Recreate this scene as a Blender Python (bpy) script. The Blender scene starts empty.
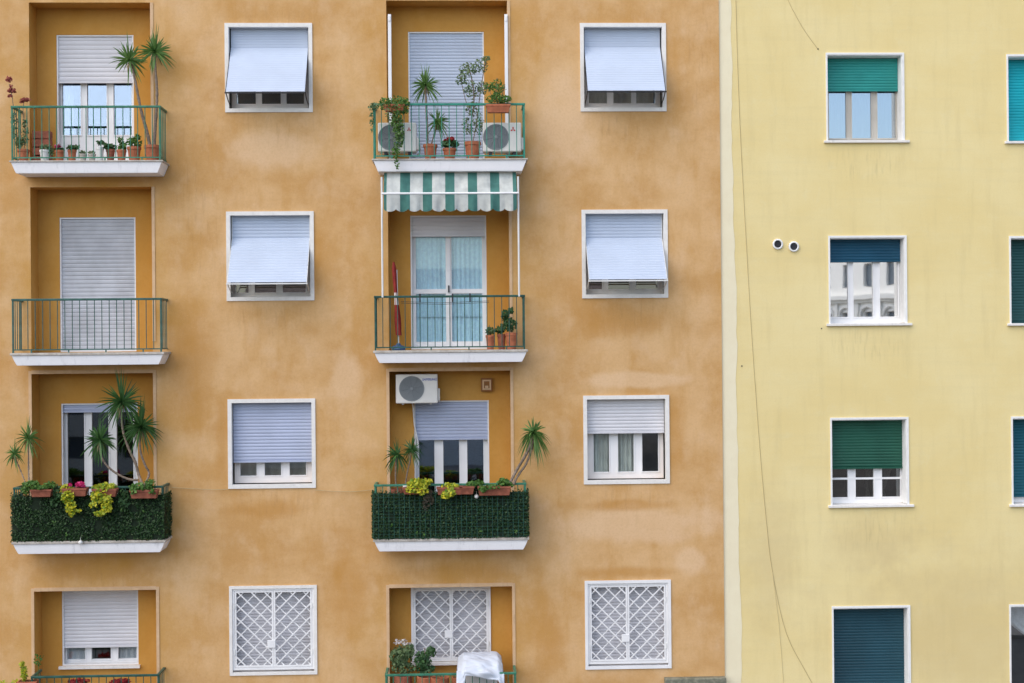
import bpy, math, random
import mathutils
from mathutils import Vector, Matrix
random.seed(11)
R = math.radians
scn = bpy.context.scene
COL = scn.collection
# ------------------------------------------------------------------ camera model
FPX, DIST, CAMZ = 1422.0, 24.0, 9.5
YAW, PITCH, ROLL = 0.0379, 0.0027, -0.0086
def cam_dir(sx, sy, d=FPX):
    c, s = math.cos(ROLL), math.sin(ROLL)
    u, w = c*sx + s*sy, -s*sx + c*sy
    c, s = math.cos(PITCH), math.sin(PITCH)
    y, z = c*d + s*w, s*d - c*w
    c, s = math.cos(YAW), math.sin(YAW)
    return Vector((c*u + s*y, -s*u + c*y, z))
def at(px, py, Y=0.0):
    """metric position (x, z) on the vertical plane Y of a measured photo point"""
    v = cam_dir(px-512, py-341.5)
    t = (DIST+Y)/v.y
    return v.x*t, CAMZ + v.z*t
def P3(px, py, Y=0.0):
    x, z = at(px, py, Y); return Vector((x, Y, z))

# ------------------------------------------------------------------ mesh helper
class MB:
    def __init__(s): s.v=[]; s.f=[]; s.m=[]
    def quad(s, *p, mi=0):
        b=len(s.v); s.v += [tuple(q) for q in p]; s.f.append(tuple(range(b, b+len(p)))); s.m.append(mi)
    def box(s, x0,x1,y0,y1,z0,z1, mi=0):
        if x1<x0: x0,x1=x1,x0
        if y1<y0: y0,y1=y1,y0
        if z1<z0: z0,z1=z1,z0
        b=len(s.v)
        s.v += [(x0,y0,z0),(x1,y0,z0),(x1,y1,z0),(x0,y1,z0),(x0,y0,z1),(x1,y0,z1),(x1,y1,z1),(x0,y1,z1)]
        for q in ((0,3,2,1),(4,5,6,7),(0,1,5,4),(1,2,6,5),(2,3,7,6),(3,0,4,7)):
            s.f.append(tuple(b+i for i in q)); s.m.append(mi)
        return s
    def tube(s, pts, r, n=6, mi=0, cap=True):
        pts=[Vector(p) for p in pts]; rs = r if isinstance(r,(list,tuple)) else [r]*len(pts)
        b=len(s.v); prev=None
        for i,p in enumerate(pts):
            t=(pts[min(i+1,len(pts)-1)]-pts[max(i-1,0)]).normalized()
            a=Vector((0,1,0)) if abs(t.y)<.9 else Vector((1,0,0))
            if prev is not None: a=prev
            e1=(a-t*a.dot(t)).normalized(); e2=t.cross(e1); prev=e1
            for k in range(n):
                an=2*math.pi*k/n
                s.v.append(tuple(p+(e1*math.cos(an)+e2*math.sin(an))*rs[i]))
        for i in range(len(pts)-1):
            for k in range(n):
                k2=(k+1)%n
                s.f.append((b+i*n+k,b+i*n+k2,b+(i+1)*n+k2,b+(i+1)*n+k)); s.m.append(mi)
        if cap:
            s.f.append(tuple(b+k for k in range(n))); s.m.append(mi)
            s.f.append(tuple(b+(len(pts)-1)*n+k for k in range(n))[::-1]); s.m.append(mi)
        return s
    def lathe(s, c, prof, n=16, mi=0, axis='z'):
        b=len(s.v)
        for r,h in prof:
            for k in range(n):
                a=2*math.pi*k/n
                if axis=='z': s.v.append((c[0]+r*math.cos(a), c[1]+r*math.sin(a), c[2]+h))
                else: s.v.append((c[0]+r*math.cos(a), c[1]+h, c[2]+r*math.sin(a)))
        for i in range(len(prof)-1):
            for k in range(n):
                k2=(k+1)%n
                s.f.append((b+i*n+k,b+i*n+k2,b+(i+1)*n+k2,b+(i+1)*n+k)); s.m.append(mi)
        s.f.append(tuple(b+k for k in range(n))[::-1]); s.m.append(mi)
        s.f.append(tuple(b+(len(prof)-1)*n+k for k in range(n))); s.m.append(mi)
        return s
    def leaf(s, c, d, nrm, L, W, mi=0):
        d=d.normalized(); sd=d.cross(nrm)
        if sd.length<1e-4: sd=d.orthogonal()
        sd.normalize()
        s.quad(c-d*L*.5, c+sd*W*.5, c+d*L*.5, c-sd*W*.5, mi=mi)
    def build(s, name, mats, parent=None, smooth=False, bevel=0):
        me=bpy.data.meshes.new(name); me.from_pydata(s.v,[],s.f)
        if not isinstance(mats,(list,tuple)): mats=[mats]
        for m in mats: me.materials.append(m)
        me.polygons.foreach_set('material_index', s.m)
        if smooth: me.polygons.foreach_set('use_smooth',[True]*len(s.f))
        me.update()
        o=bpy.data.objects.new(name, me); COL.objects.link(o)
        if parent is not None:
            o.parent=parent
            o.matrix_parent_inverse=Matrix.Translation(world_loc(parent)).inverted()
        if bevel:
            b=o.modifiers.new('edge','BEVEL'); b.width=bevel; b.segments=2; b.limit_method='ANGLE'
        return o
def world_loc(o):
    v=Vector((0,0,0))
    while o is not None:
        v=v+Vector(o.location)-(Vector((0,0,0)) if o.parent is None else Vector(world_loc(o.parent))); o=o.parent
        if o is None: break
        return v+world_loc(o)
    return v
def thing(name, label, cat, loc=(0,0,0), group=None):
    o=bpy.data.objects.new(name, None); COL.objects.link(o); o.location=loc
    o.empty_display_size=.2
    return tag(o,label,cat,group)
def tag(o, label, cat, group=None):
    o['label']=label; o['category']=cat
    if group: o['group']=group
    return o
def struct(o): o['kind']='structure'; return o

# ------------------------------------------------------------------ materials
def mat(name, col, rough=.7, metal=0, spec=.3, var=0, vscale=6, bump=0, bscale=60, col2=None, tl=0):
    m=bpy.data.materials.new(name); m.use_nodes=True; nt=m.node_tree; N=nt.nodes; Lk=nt.links
    b=N['Principled BSDF']; b.inputs['Base Color'].default_value=(*col,1)
    b.inputs['Roughness'].default_value=rough; b.inputs['Metallic'].default_value=metal
    b.inputs['Specular IOR Level'].default_value=spec
    tc=N.new('ShaderNodeTexCoord')
    if var or col2:
        n=N.new('ShaderNodeTexNoise'); n.inputs['Scale'].default_value=vscale; n.inputs['Detail'].default_value=5
        Lk.new(tc.outputs['Object'], n.inputs['Vector'])
        r=N.new('ShaderNodeValToRGB'); r.color_ramp.elements[0].position=.35; r.color_ramp.elements[1].position=.65
        c2=col2 or tuple(min(1,c*(1+var)) for c in col); c1=col if col2 else tuple(c*(1-var) for c in col)
        r.color_ramp.elements[0].color=(*c1,1); r.color_ramp.elements[1].color=(*c2,1)
        Lk.new(n.outputs['Fac'], r.inputs['Fac']); Lk.new(r.outputs['Color'], b.inputs['Base Color'])
    if bump:
        n2=N.new('ShaderNodeTexNoise'); n2.inputs['Scale'].default_value=bscale; n2.inputs['Detail'].default_value=4
        Lk.new(tc.outputs['Object'], n2.inputs['Vector'])
        bp=N.new('ShaderNodeBump'); bp.inputs['Strength'].default_value=bump; bp.inputs['Distance'].default_value=.01
        Lk.new(n2.outputs['Fac'], bp.inputs['Height']); Lk.new(bp.outputs['Normal'], b.inputs['Normal'])
    if tl:
        t=N.new('ShaderNodeBsdfTranslucent'); t.inputs['Color'].default_value=(*col,1)
        mx=N.new('ShaderNodeMixShader'); mx.inputs[0].default_value=tl
        Lk.new(b.outputs[0], mx.inputs[1]); Lk.new(t.outputs[0], mx.inputs[2])
        Lk.new(mx.outputs[0], N['Material Output'].inputs['Surface'])
    return m
def leafmat(name, c1, c2, c3=None):
    m=bpy.data.materials.new(name); m.use_nodes=True; nt=m.node_tree; N=nt.nodes; Lk=nt.links
    b=N['Principled BSDF']; b.inputs['Roughness'].default_value=.5; b.inputs['Specular IOR Level'].default_value=.35
    g=N.new('ShaderNodeNewGeometry'); r=N.new('ShaderNodeValToRGB')
    r.color_ramp.elements[0].color=(*c1,1); r.color_ramp.elements[1].color=(*c2,1)
    if c3:
        e=r.color_ramp.elements.new(.9); e.color=(*c2,1); r.color_ramp.elements[-1].color=(*c3,1)
    Lk.new(g.outputs['Random Per Island'], r.inputs['Fac']); Lk.new(r.outputs['Color'], b.inputs['Base Color'])
    t=N.new('ShaderNodeBsdfTranslucent'); Lk.new(r.outputs['Color'], t.inputs['Color'])
    mx=N.new('ShaderNodeMixShader'); mx.inputs[0].default_value=.25
    Lk.new(b.outputs[0], mx.inputs[1]); Lk.new(t.outputs[0], mx.inputs[2]); Lk.new(mx.outputs[0], N['Material Output'].inputs['Surface'])
    return m
class NT:
    def __init__(s, name, rough):
        s.m=bpy.data.materials.new(name); s.m.use_nodes=True; s.t=s.m.node_tree; s.N=s.t.nodes
        s.b=s.N['Principled BSDF']; s.b.inputs['Roughness'].default_value=rough; s.b.inputs['Specular IOR Level'].default_value=.15
        s.tc=s.N.new('ShaderNodeTexCoord').outputs['Object']
    def link(s,a,b): s.t.links.new(a,b)
    def noise(s, scale, mul=(1,1,1), det=5, rough=.55, off=(0,0,0), dist=0):
        mp=s.N.new('ShaderNodeMapping'); mp.inputs['Scale'].default_value=mul; mp.inputs['Location'].default_value=off; s.link(s.tc, mp.inputs['Vector'])
        n=s.N.new('ShaderNodeTexNoise'); n.inputs['Scale'].default_value=scale; n.inputs['Detail'].default_value=det
        n.inputs['Roughness'].default_value=rough; n.inputs['Distortion'].default_value=dist; s.link(mp.outputs[0], n.inputs['Vector']); return n.outputs['Fac']
    def ramp(s, fac, a, b, va=0., vb=1.):
        r=s.N.new('ShaderNodeMapRange'); r.inputs[1].default_value=a; r.inputs[2].default_value=b; r.inputs[3].default_value=va; r.inputs[4].default_value=vb
        r.interpolation_type='SMOOTHSTEP'; s.link(fac, r.inputs[0]); return r.outputs[0]
    def mix(s, fac, c1, c2, mode='MIX'):
        x=s.N.new('ShaderNodeMix'); x.data_type='RGBA'; x.blend_type=mode
        for i,c in ((0,fac),(6,c1),(7,c2)):
            if isinstance(c,(int,float)): x.inputs[i].default_value=c
            elif isinstance(c,tuple): x.inputs[i].default_value=(*c,1)
            else: s.link(c, x.inputs[i])
        return x.outputs[2]
    def math(s, op, a, b=0., c=0.):
        x=s.N.new('ShaderNodeMath'); x.operation=op
        for i,v in enumerate((a,b,c)):
            if isinstance(v,(int,float)): x.inputs[i].default_value=v
            else: s.link(v,x.inputs[i])
        return x.outputs[0]
    def sep(s):
        x=s.N.new('ShaderNodeSeparateXYZ'); s.link(s.tc,x.inputs[0]); return x.outputs
    def ellipse(s, cx, cz, rx, rz, soft=.6, wob=None):
        o=s.sep(); dx=s.math('DIVIDE', s.math('SUBTRACT',o[0],cx), rx); dz=s.math('DIVIDE', s.math('SUBTRACT',o[2],cz), rz)
        d=s.math('SQRT', s.math('ADD', s.math('MULTIPLY',dx,dx), s.math('MULTIPLY',dz,dz)))
        if wob is not None: d=s.math('ADD', d, s.math('MULTIPLY', s.math('SUBTRACT',wob,.5), 1.6))
        return s.ramp(d, 1-soft, 1+soft*.5, 1., 0.)
    def done(s, col, bumps=()):
        s.link(col, s.b.inputs['Base Color'])
        prev=None
        for h,st,ds in bumps:
            bp=s.N.new('ShaderNodeBump'); bp.inputs['Strength'].default_value=st; bp.inputs['Distance'].default_value=ds
            s.link(h,bp.inputs['Height'])
            if prev is not None: s.link(prev,bp.inputs['Normal'])
            prev=bp.outputs['Normal']
        if prev is not None: s.link(prev, s.b.inputs['Normal'])
        return s.m
def stucco_orange():
    t=NT('orange_stucco',.92)
    a=t.noise(.7,(1,1,1.3),7,.62)
    c=t.mix(t.ramp(a,.36,.64),(.60,.338,.125),(.73,.468,.23))
    b=t.noise(1.6,(1.6,1,.45),6,.65,(3,0,1))                      # vertical weather streaks
    c=t.mix(t.math('MULTIPLY',t.ramp(b,.45,.72),.5),c,(.56,.29,.075))
    d=t.noise(2.3,(1.1,1,.8),7,.62,(7,0,4),0)                        # cloudy mottling
    c=t.mix(t.math('MULTIPLY',t.ramp(d,.46,.74),.45),c,(.76,.53,.32))
    w=t.noise(1.7,(1,1,1),4,.6,(1,0,9))
    # old repair patches, paler than the rest
    for (px,py,rx,rz) in ((640,525,1.55,.32),(640,380,1.1,.14),(270,150,.7,.35),(560,120,.55,.9),(690,560,.3,.25),(345,380,.3,.5)):
        x,z=at(px,py); c=t.mix(t.math('MULTIPLY',t.ellipse(x,z,rx,rz,.45,w),.62),c,(.80,.56,.34))
    # rusty stains beside and below the openings, plus shade painted under the slabs
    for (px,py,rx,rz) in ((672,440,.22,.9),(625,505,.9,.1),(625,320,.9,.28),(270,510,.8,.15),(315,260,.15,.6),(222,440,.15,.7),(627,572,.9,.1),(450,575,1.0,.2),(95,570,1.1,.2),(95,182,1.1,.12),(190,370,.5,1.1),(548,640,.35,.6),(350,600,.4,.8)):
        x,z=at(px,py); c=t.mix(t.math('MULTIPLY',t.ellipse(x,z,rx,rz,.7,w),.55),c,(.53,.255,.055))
    for (px,py,rx,rz) in ((95,90,1.55,1.75),(95,275,1.55,1.65),(95,465,1.6,1.75),(95,640,1.5,1.2),(450,90,1.55,1.75),(450,275,1.55,1.65),(450,460,1.6,1.75),(450,640,1.5,1.2)):  # around each balcony: stain and shade together, painted as deeper orange
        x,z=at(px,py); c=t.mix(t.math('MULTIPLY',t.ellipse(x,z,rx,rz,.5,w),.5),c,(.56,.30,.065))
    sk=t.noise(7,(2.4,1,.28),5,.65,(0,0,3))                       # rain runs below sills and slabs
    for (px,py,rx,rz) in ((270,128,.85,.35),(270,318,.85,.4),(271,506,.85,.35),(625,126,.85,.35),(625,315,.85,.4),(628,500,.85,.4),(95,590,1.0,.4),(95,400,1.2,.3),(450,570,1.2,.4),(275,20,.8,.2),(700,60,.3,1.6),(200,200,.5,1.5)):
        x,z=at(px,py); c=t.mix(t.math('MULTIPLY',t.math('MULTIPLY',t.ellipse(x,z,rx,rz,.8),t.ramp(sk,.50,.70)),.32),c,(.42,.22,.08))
    f=t.noise(26,(1,1,1),5,.75)
    c=t.mix(t.math('MULTIPLY',t.ramp(f,.42,.72),.22),c,(.44,.24,.10))
    f2=t.noise(55,(1,1,1),3,.7,(3,3,3))
    c=t.mix(t.math('MULTIPLY',t.ramp(f2,.58,.72),.25),c,(.84,.66,.46))
    g=t.noise(90,(1,1,1),3,.7)
    return t.done(c,((d,.25,.03),(g,.35,.006)))
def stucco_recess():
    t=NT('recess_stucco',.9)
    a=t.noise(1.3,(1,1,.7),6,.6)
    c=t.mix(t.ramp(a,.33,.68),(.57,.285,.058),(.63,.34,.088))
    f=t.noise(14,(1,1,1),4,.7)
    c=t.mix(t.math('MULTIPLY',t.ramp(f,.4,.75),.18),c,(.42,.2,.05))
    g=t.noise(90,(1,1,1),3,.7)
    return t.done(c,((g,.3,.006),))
def stucco_yellow():
    t=NT('yellow_stucco',.9)
    a=t.noise(.5,(1,1,1.5),6,.6,(5,0,2))
    c=t.mix(t.ramp(a,.33,.68),(.82,.66,.305),(.86,.72,.37))
    b=t.noise(2.2,(2.2,1,.25),6,.65,(3,0,1))
    c=t.mix(t.math('MULTIPLY',t.ramp(b,.48,.72),.24),c,(.66,.53,.25))
    d=t.noise(4,(1,1,1),6,.7,(2,0,8),.4)
    c=t.mix(t.math('MULTIPLY',t.ramp(d,.52,.75),.2),c,(.84,.76,.48))
    w=t.noise(2.2,(1,1,1),4,.6,(1,0,9))
    for (px,py,rx,rz) in ((960,640,2.2,1.6),(870,545,.8,.5),(770,560,.5,1.2)):
        x,z=at(px,py); c=t.mix(t.math('MULTIPLY',t.ellipse(x,z,rx,rz,.9,w),.42),c,(.62,.48,.24))
    st=t.noise(9,(3,1,.35),4,.6,(0,0,3))                         # dirty runs under one sill
    for (px,py,rx,rz) in ((868,528,.75,.42),(868,345,.7,.3),(865,165,.7,.3)):
        x,z=at(px,py); c=t.mix(t.math('MULTIPLY',t.math('MULTIPLY',t.ellipse(x,z,rx,rz,.8),t.ramp(st,.48,.72)),.28),c,(.45,.36,.17))
    fg=t.noise(34,(1,1,1),5,.75)
    c=t.mix(t.math('MULTIPLY',t.ramp(fg,.45,.72),.14),c,(.60,.47,.24))
    g=t.noise(90,(1,1,1),3,.7)
    bands=t.noise(3,(.15,1,3.2),4,.6)
    c=t.mix(t.math('MULTIPLY',t.ramp(bands,.48,.68),.09),c,(.65,.55,.3))
    return t.done(c,((d,.12,.02),(g,.25,.005)))
def stone(name,c1,c2,sc=9,st=.45):
    t=NT(name,.8); a=t.noise(sc,(1,1,1),6,.7); c=t.mix(t.ramp(a,.35,.7),c1,c2)
    b=t.noise(4,(3,3,.8),5,.65,(4,1,2)); c=t.mix(t.math('MULTIPLY',t.ramp(b,.55,.75),st),c,tuple(x*.68 for x in c1))
    g=t.noise(60,(1,1,1),3,.6); return t.done(c,((g,.2,.004),))
def glass(name, fac, tint=(.9,.95,1), base=None):
    m=bpy.data.materials.new(name); m.use_nodes=True; nt=m.node_tree; N=nt.nodes; N.clear()
    out=N.new('ShaderNodeOutputMaterial'); tr=N.new('ShaderNodeBsdfTransparent'); tr.inputs[0].default_value=(*((.75,.8,.8) if base is None else base),1)
    gl=N.new('ShaderNodeBsdfGlossy'); gl.inputs['Roughness'].default_value=.015; gl.inputs[0].default_value=(*tint,1)
    tc=N.new('ShaderNodeTexCoord'); n=N.new('ShaderNodeTexNoise'); n.inputs['Scale'].default_value=1.7; nt.links.new(tc.outputs['Object'],n.inputs['Vector'])
    bp=N.new('ShaderNodeBump'); bp.inputs['Strength'].default_value=.03; bp.inputs['Distance'].default_value=.01
    nt.links.new(n.outputs['Fac'],bp.inputs['Height']); nt.links.new(bp.outputs['Normal'],gl.inputs['Normal'])
    mx=N.new('ShaderNodeMixShader'); mx.inputs[0].default_value=fac
    nt.links.new(tr.outputs[0],mx.inputs[1]); nt.links.new(gl.outputs[0],mx.inputs[2]); nt.links.new(mx.outputs[0],out.inputs[0])
    return m
M={}
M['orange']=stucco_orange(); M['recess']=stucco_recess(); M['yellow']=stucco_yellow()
M['cream']=stone('pale_cream_paint',(.86,.77,.54),(.89,.81,.58),2,.12)
M['trim']=stone('travertine_trim',(.80,.775,.73),(.87,.85,.81))
M['trim_edge']=stone('painted_edge',(.64,.42,.24),(.72,.50,.30),5)
M['slab']=stone('white_painted_slab',(.88,.87,.88),(.92,.91,.92),4)
M['cap']=stone('marble_slab_edge',(.42,.38,.33),(.62,.58,.52),7)
M['ytrim']=stone('white_stone_trim',(.84,.84,.82),(.90,.90,.88))
M['white']=mat('white_lacquer',(.86,.86,.86),.4,var=.04,vscale=3)
M['white_plastic']=mat('white_plastic',(.75,.75,.73),.45,var=.06,vscale=4)
M['sash_grey']=mat('greige_sash_paint',(.52,.49,.43),.5,var=.06)
M['shut_white']=mat('white_shutter',(.70,.70,.73),.42,var=.05,vscale=2)
M['shut_tilt']=mat('pale_shutter',(.50,.575,.70),.35,var=.03,vscale=2)  # slats are white; the sky's blue is tinted into their colour
M['shut_grey']=mat('grey_shutter',(.56,.56,.59),.45,var=.07,vscale=2.5)
M['shut_lilac']=mat('lilac_grey_shutter',(.44,.49,.63),.45,var=.05,vscale=2)
M['shut_old']=mat('old_shutter',(.50,.52,.56),.5,var=.1,vscale=3)
for k,c in dict(y1=(.03,.29,.26),y2=(.014,.085,.15),y3=(.018,.10,.065),y4=(.016,.065,.09),z1=(.01,.40,.47),z2=(.02,.085,.085),z3=(.012,.11,.15)).items():
    M['shut_'+k]=mat('coloured_shutter_'+k,c,.4,var=.12,vscale=1.6)
M['rail_green']=mat('green_rail_paint',(.045,.19,.12),.4,var=.2,vscale=9)
M['rail_teal']=mat('teal_rail_paint',(.03,.24,.17),.35,var=.15,vscale=9)
M['rail_dark']=mat('dark_green_rail_paint',(.025,.09,.07),.4,var=.25,vscale=9)
M['rail_grey']=mat('grey_green_rail_paint',(.045,.12,.10),.45,var=.25,vscale=9)
M['terra']=mat('terracotta',(.45,.15,.075),.8,var=.18,vscale=12,bump=.2)
M['terra_dark']=mat('old_terracotta',(.30,.10,.06),.85,var=.25,vscale=12,bump=.2)
M['soil']=mat('soil',(.05,.035,.025),.95,var=.3,vscale=40)
M['bark']=mat('grey_bark',(.22,.17,.13),.9,var=.25,vscale=25,bump=.4,bscale=50)
M['bark_dark']=mat('brown_bark',(.11,.075,.055),.9,var=.25,vscale=25,bump=.4,bscale=50)
M['dark']=mat('dark_metal',(.03,.03,.035),.5,var=.1)
M['grille']=mat('fan_guard',(.24,.26,.27),.5)
M['fan_dark']=mat('fan_shade',(.05,.058,.062),.6)
M['ac']=mat('ac_casing',(.78,.76,.71),.4,var=.04,vscale=4)
M['red']=mat('red_fabric',(.26,.025,.02),.7,var=.2,vscale=14)
M['cloth']=mat('white_sheet',(.62,.67,.75),.85,var=.03,vscale=4)
M['lace']=mat('lace_curtain',(.66,.88,.99),.9,var=.08,vscale=18,tl=.1)
M['curtain']=mat('beige_curtain',(.70,.66,.56),.9,var=.1,vscale=6,tl=.2)
M['curtain_white']=mat('white_curtain',(.86,.88,.91),.9,var=.06,vscale=6,tl=.1)
M['awn_green']=mat('green_canvas',(.06,.175,.15),.85,var=.12,vscale=9)
M['awn_white']=mat('cream_canvas',(.52,.54,.51),.85,var=.10,vscale=9)
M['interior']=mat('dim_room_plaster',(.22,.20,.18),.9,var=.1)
M['wire']=mat('wire',(.10,.085,.06),.6)
M['wire_mid']=mat('dusty_wire',(.46,.37,.19),.7)
M['wire_faint']=mat('painted_over_wire',(.64,.54,.29),.8)
M['wire_pale']=mat('painted_wire',(.54,.44,.24),.7)
M['blue']=mat('blue_mark',(.02,.06,.45),.5)
M['redmark']=mat('red_mark',(.55,.03,.03),.5)
M['brown_box']=mat('brown_box',(.30,.13,.04),.6,var=.15)
M['tan']=mat('tan_plastic',(.66,.46,.27),.6,var=.08)
M['cyan']=mat('blue_plastic',(.05,.10,.20),.45)
M['moss']=stone('mossy_stone',(.16,.165,.12),(.30,.29,.22),12)
M['glass']=glass('window_glass',.17,base=(.93,.95,.95))
M['glass_dark']=glass('dark_window_glass',.17,base=(.45,.45,.42))
M['glass_clear']=glass('clear_window_glass',.07,base=(.93,.98,1))
M['glass_cool']=glass('cool_window_glass',.27,(.7,.82,1),base=(.8,.85,.9))
M['glass_blue']=glass('reflective_glass',.50,(.85,.92,1))
M['glass_mirror']=glass('mirror_glass',.9,(1,1,1))
M['yucca']=leafmat('yucca_leaf',(.06,.15,.035),(.15,.28,.07))
M['yucca_dark']=leafmat('dark_yucca_leaf',(.03,.09,.025),(.08,.19,.05))
M['leaf']=leafmat('green_leaf',(.04,.12,.02),(.13,.26,.05))
M['leaf_dull']=leafmat('dull_leaf',(.07,.13,.05),(.19,.27,.12))
M['leaf_dark']=leafmat('dark_leaf',(.03,.08,.03),(.07,.16,.05))
M['leaf_yellow']=leafmat('yellow_green_leaf',(.13,.28,.03),(.68,.60,.03))
M['hedge']=leafmat('hedge_leaf',(.010,.036,.010),(.04,.10,.028),(.12,.17,.08))
M['dry_yellow']=leafmat('withered_leaf',(.16,.12,.06),(.30,.24,.11))
M['dry']=leafmat('dry_leaf',(.07,.06,.04),(.16,.13,.09))
M['flower_red']=leafmat('red_flower',(.22,.015,.02),(.42,.03,.03))
M['flower_dusty']=leafmat('dusty_red_flower',(.25,.05,.04),(.38,.10,.08))
M['flower_pink']=leafmat('pink_flower',(.55,.02,.13),(.65,.05,.22))
M['flower_white']=leafmat('white_flower',(.5,.45,.45),(.7,.68,.65))
M['net']=mat('hedge_net',(.010,.022,.009),.8,var=.3,vscale=30)

# ------------------------------------------------------------------ facade construction
def wall_grid(mb, x0,x1,z0,z1, holes, Y, step=3.0):
    xs={x0,x1}; zs={z0,z1}
    for a,b,c,d in holes: xs|={a,b}; zs|={c,d}
    xs=sorted(xs); zs=sorted(zs)
    for i in range(len(xs)-1):
        for j in range(len(zs)-1):
            cx,cz=(xs[i]+xs[i+1])/2,(zs[j]+zs[j+1])/2
            if any(a<cx<b and c<cz<d for a,b,c,d in holes): continue
            mb.quad((xs[i],Y,zs[j]),(xs[i+1],Y,zs[j]),(xs[i+1],Y,zs[j+1]),(xs[i],Y,zs[j+1]))
def reveal(mb, a,b,c,d, y0,y1, bottom=True):
    mb.quad((a,y0,c),(a,y0,d),(a,y1,d),(a,y1,c)); mb.quad((b,y0,c),(b,y1,c),(b,y1,d),(b,y0,d))
    mb.quad((a,y0,d),(b,y0,d),(b,y1,d),(a,y1,d))
    if bottom: mb.quad((a,y0,c),(a,y1,c),(b,y1,c),(b,y0,c))
def shell(mb, x0,x1,yf,yb,z0,z1):
    mb.quad((x0,yf,z0),(x0,yf,z1),(x0,yb,z1),(x0,yb,z0)); mb.quad((x1,yf,z0),(x1,yb,z0),(x1,yb,z1),(x1,yf,z1))
    mb.quad((x0,yb,z0),(x0,yb,z1),(x1,yb,z1),(x1,yb,z0)); mb.quad((x0,yf,z1),(x1,yf,z1),(x1,yb,z1),(x0,yb,z1))
def frame_ring(mb, a,b,c,d, t, y0,y1, tb=None, mi=0):
    tb=t if tb is None else tb
    mb.box(a,a+t,y0,y1,c,d,mi); mb.box(b-t,b,y0,y1,c,d,mi); mb.box(a+t,b-t,y0,y1,d-t,d,mi)
    if tb: mb.box(a+t,b-t,y0,y1,c,c+tb,mi)
def shutter(parent, a,b,z0,z1, y, m, pitch=.055, label=None, name='shutter', bottom_bar=True):
    """roller shutter made of curved slats; one mesh"""
    mb=MB(); z=z1; n=5
    prof=[]
    k=max(1,round((z1-z0)/pitch)); p=(z1-z0)/k
    for i in range(k):
        zt=z1-i*p
        for j in range(n): 
            u=j/(n); prof.append((y-.006*math.sin(math.pi*u)**.7 if 0<u<1 else y+.002, zt-u*p*.93))
        prof.append((y+.003, zt-p*.96))
    prof.append((y,z0))
    strip(mb, [( (a,yy,zz),(b,yy,zz)) for yy,zz in prof])
    if bottom_bar: mb.box(a,b,y-.014,y+.012,z0-.03,z0)
    o=mb.build(name,m,parent)
    if label: o['label']=label
    return o
def strip(mb, rows, mi=0):
    b=len(mb.v)
    for l,r in rows: mb.v += [tuple(l),tuple(r)]
    for i in range(len(rows)-1):
        mb.f.append((b+2*i,b+2*i+2,b+2*i+3,b+2*i+1)); mb.m.append(mi)
def tilt_shutter(parent, a,b,zt,zh,zb,y,yb,m,pitch,label):
    """upper slats vertical in the guides, lower part pushed outwards on arms"""
    mb=MB(); rows=[]
    def seg(p0,p1):
        d=Vector((0,p1[0]-p0[0],p1[1]-p0[1])); L=d.length; d/=L; nrm=Vector((0,-1,0)) if abs(d.y)<.01 else Vector((0,d.z,-d.y)).normalized()
        if nrm.y>0: nrm=-nrm
        k=round(L/pitch)
        for i in range(k):
            for j in range(5):
                u=j/5; q=Vector((0,p0[0],p0[1]))+d*(L*(i+u*.93)/k)
                q+=nrm*((.0022 if pitch<.05 else .0055)*math.sin(math.pi*u)**.7 if u else -.0015); rows.append((q.y,q.z))
    seg((y,zt),(y,zh)); seg((y,zh),(yb,zb))
    strip(mb,[((a,p,q),(b,p,q)) for p,q in rows])
    o=mb.build('shutter',m,parent); o['label']=label
    g=MB()
    # frame of the tilting part: side rails, bottom bar, and arms back to the jamb
    for x in (a-.006,b+.006):
        g.tube([(x,y,zh),(x,yb,zb)],.006,6)
        g.tube([(x,y,zb-.14),(x,(y+yb)/2,zb-.10),(x,yb+.02,zb)],.009,6)
        g.box(x-.006,x+.006,y-.01,y+.02,zb-.25,zt)
    g.box(a-.02,b+.02,yb-.012,yb+.012,zb-.022,zb)
    g.build('shutter_arm',M['dark'] if pitch<.05 else M['white_plastic'],parent)
def sash(parent, a,b,c,d, y, panes, m, gm, rail=(.09,.05), extra=(), name='sash'):
    """panes: list of (x0,x1,z0,z1) glazed openings in one frame sheet"""
    mb=MB(); xs=sorted(panes)
    cur=a
    for (p,q,r,s) in xs:
        mb.box(cur,p,y,y+.05,c,d); mb.box(p,q,y,y+.05,c,r); 
        if s<d-.002: mb.box(p,q,y,y+.05,s,d)
        cur=q
    mb.box(cur,b,y,y+.05,c,d)
    # raised casement edges
    for (p,q,r,s) in xs:
        t=.018
        mb.box(p-t,p,y-.012,y-.001,r-t,min(s+t,d)); mb.box(q,q+t,y-.012,y-.001,r-t,min(s+t,d)); mb.box(p,q,y-.012,y-.001,r-t,r)
    for e in extra: mb.box(*e)
    mb.build(name,m,parent)
    g=MB()
    for (p,q,r,s) in xs: g.box(p-.006,q+.006,y+.022,y+.028,r-.006,min(s,d-.004)+.003)
    g.build('glass',gm,parent)
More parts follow.
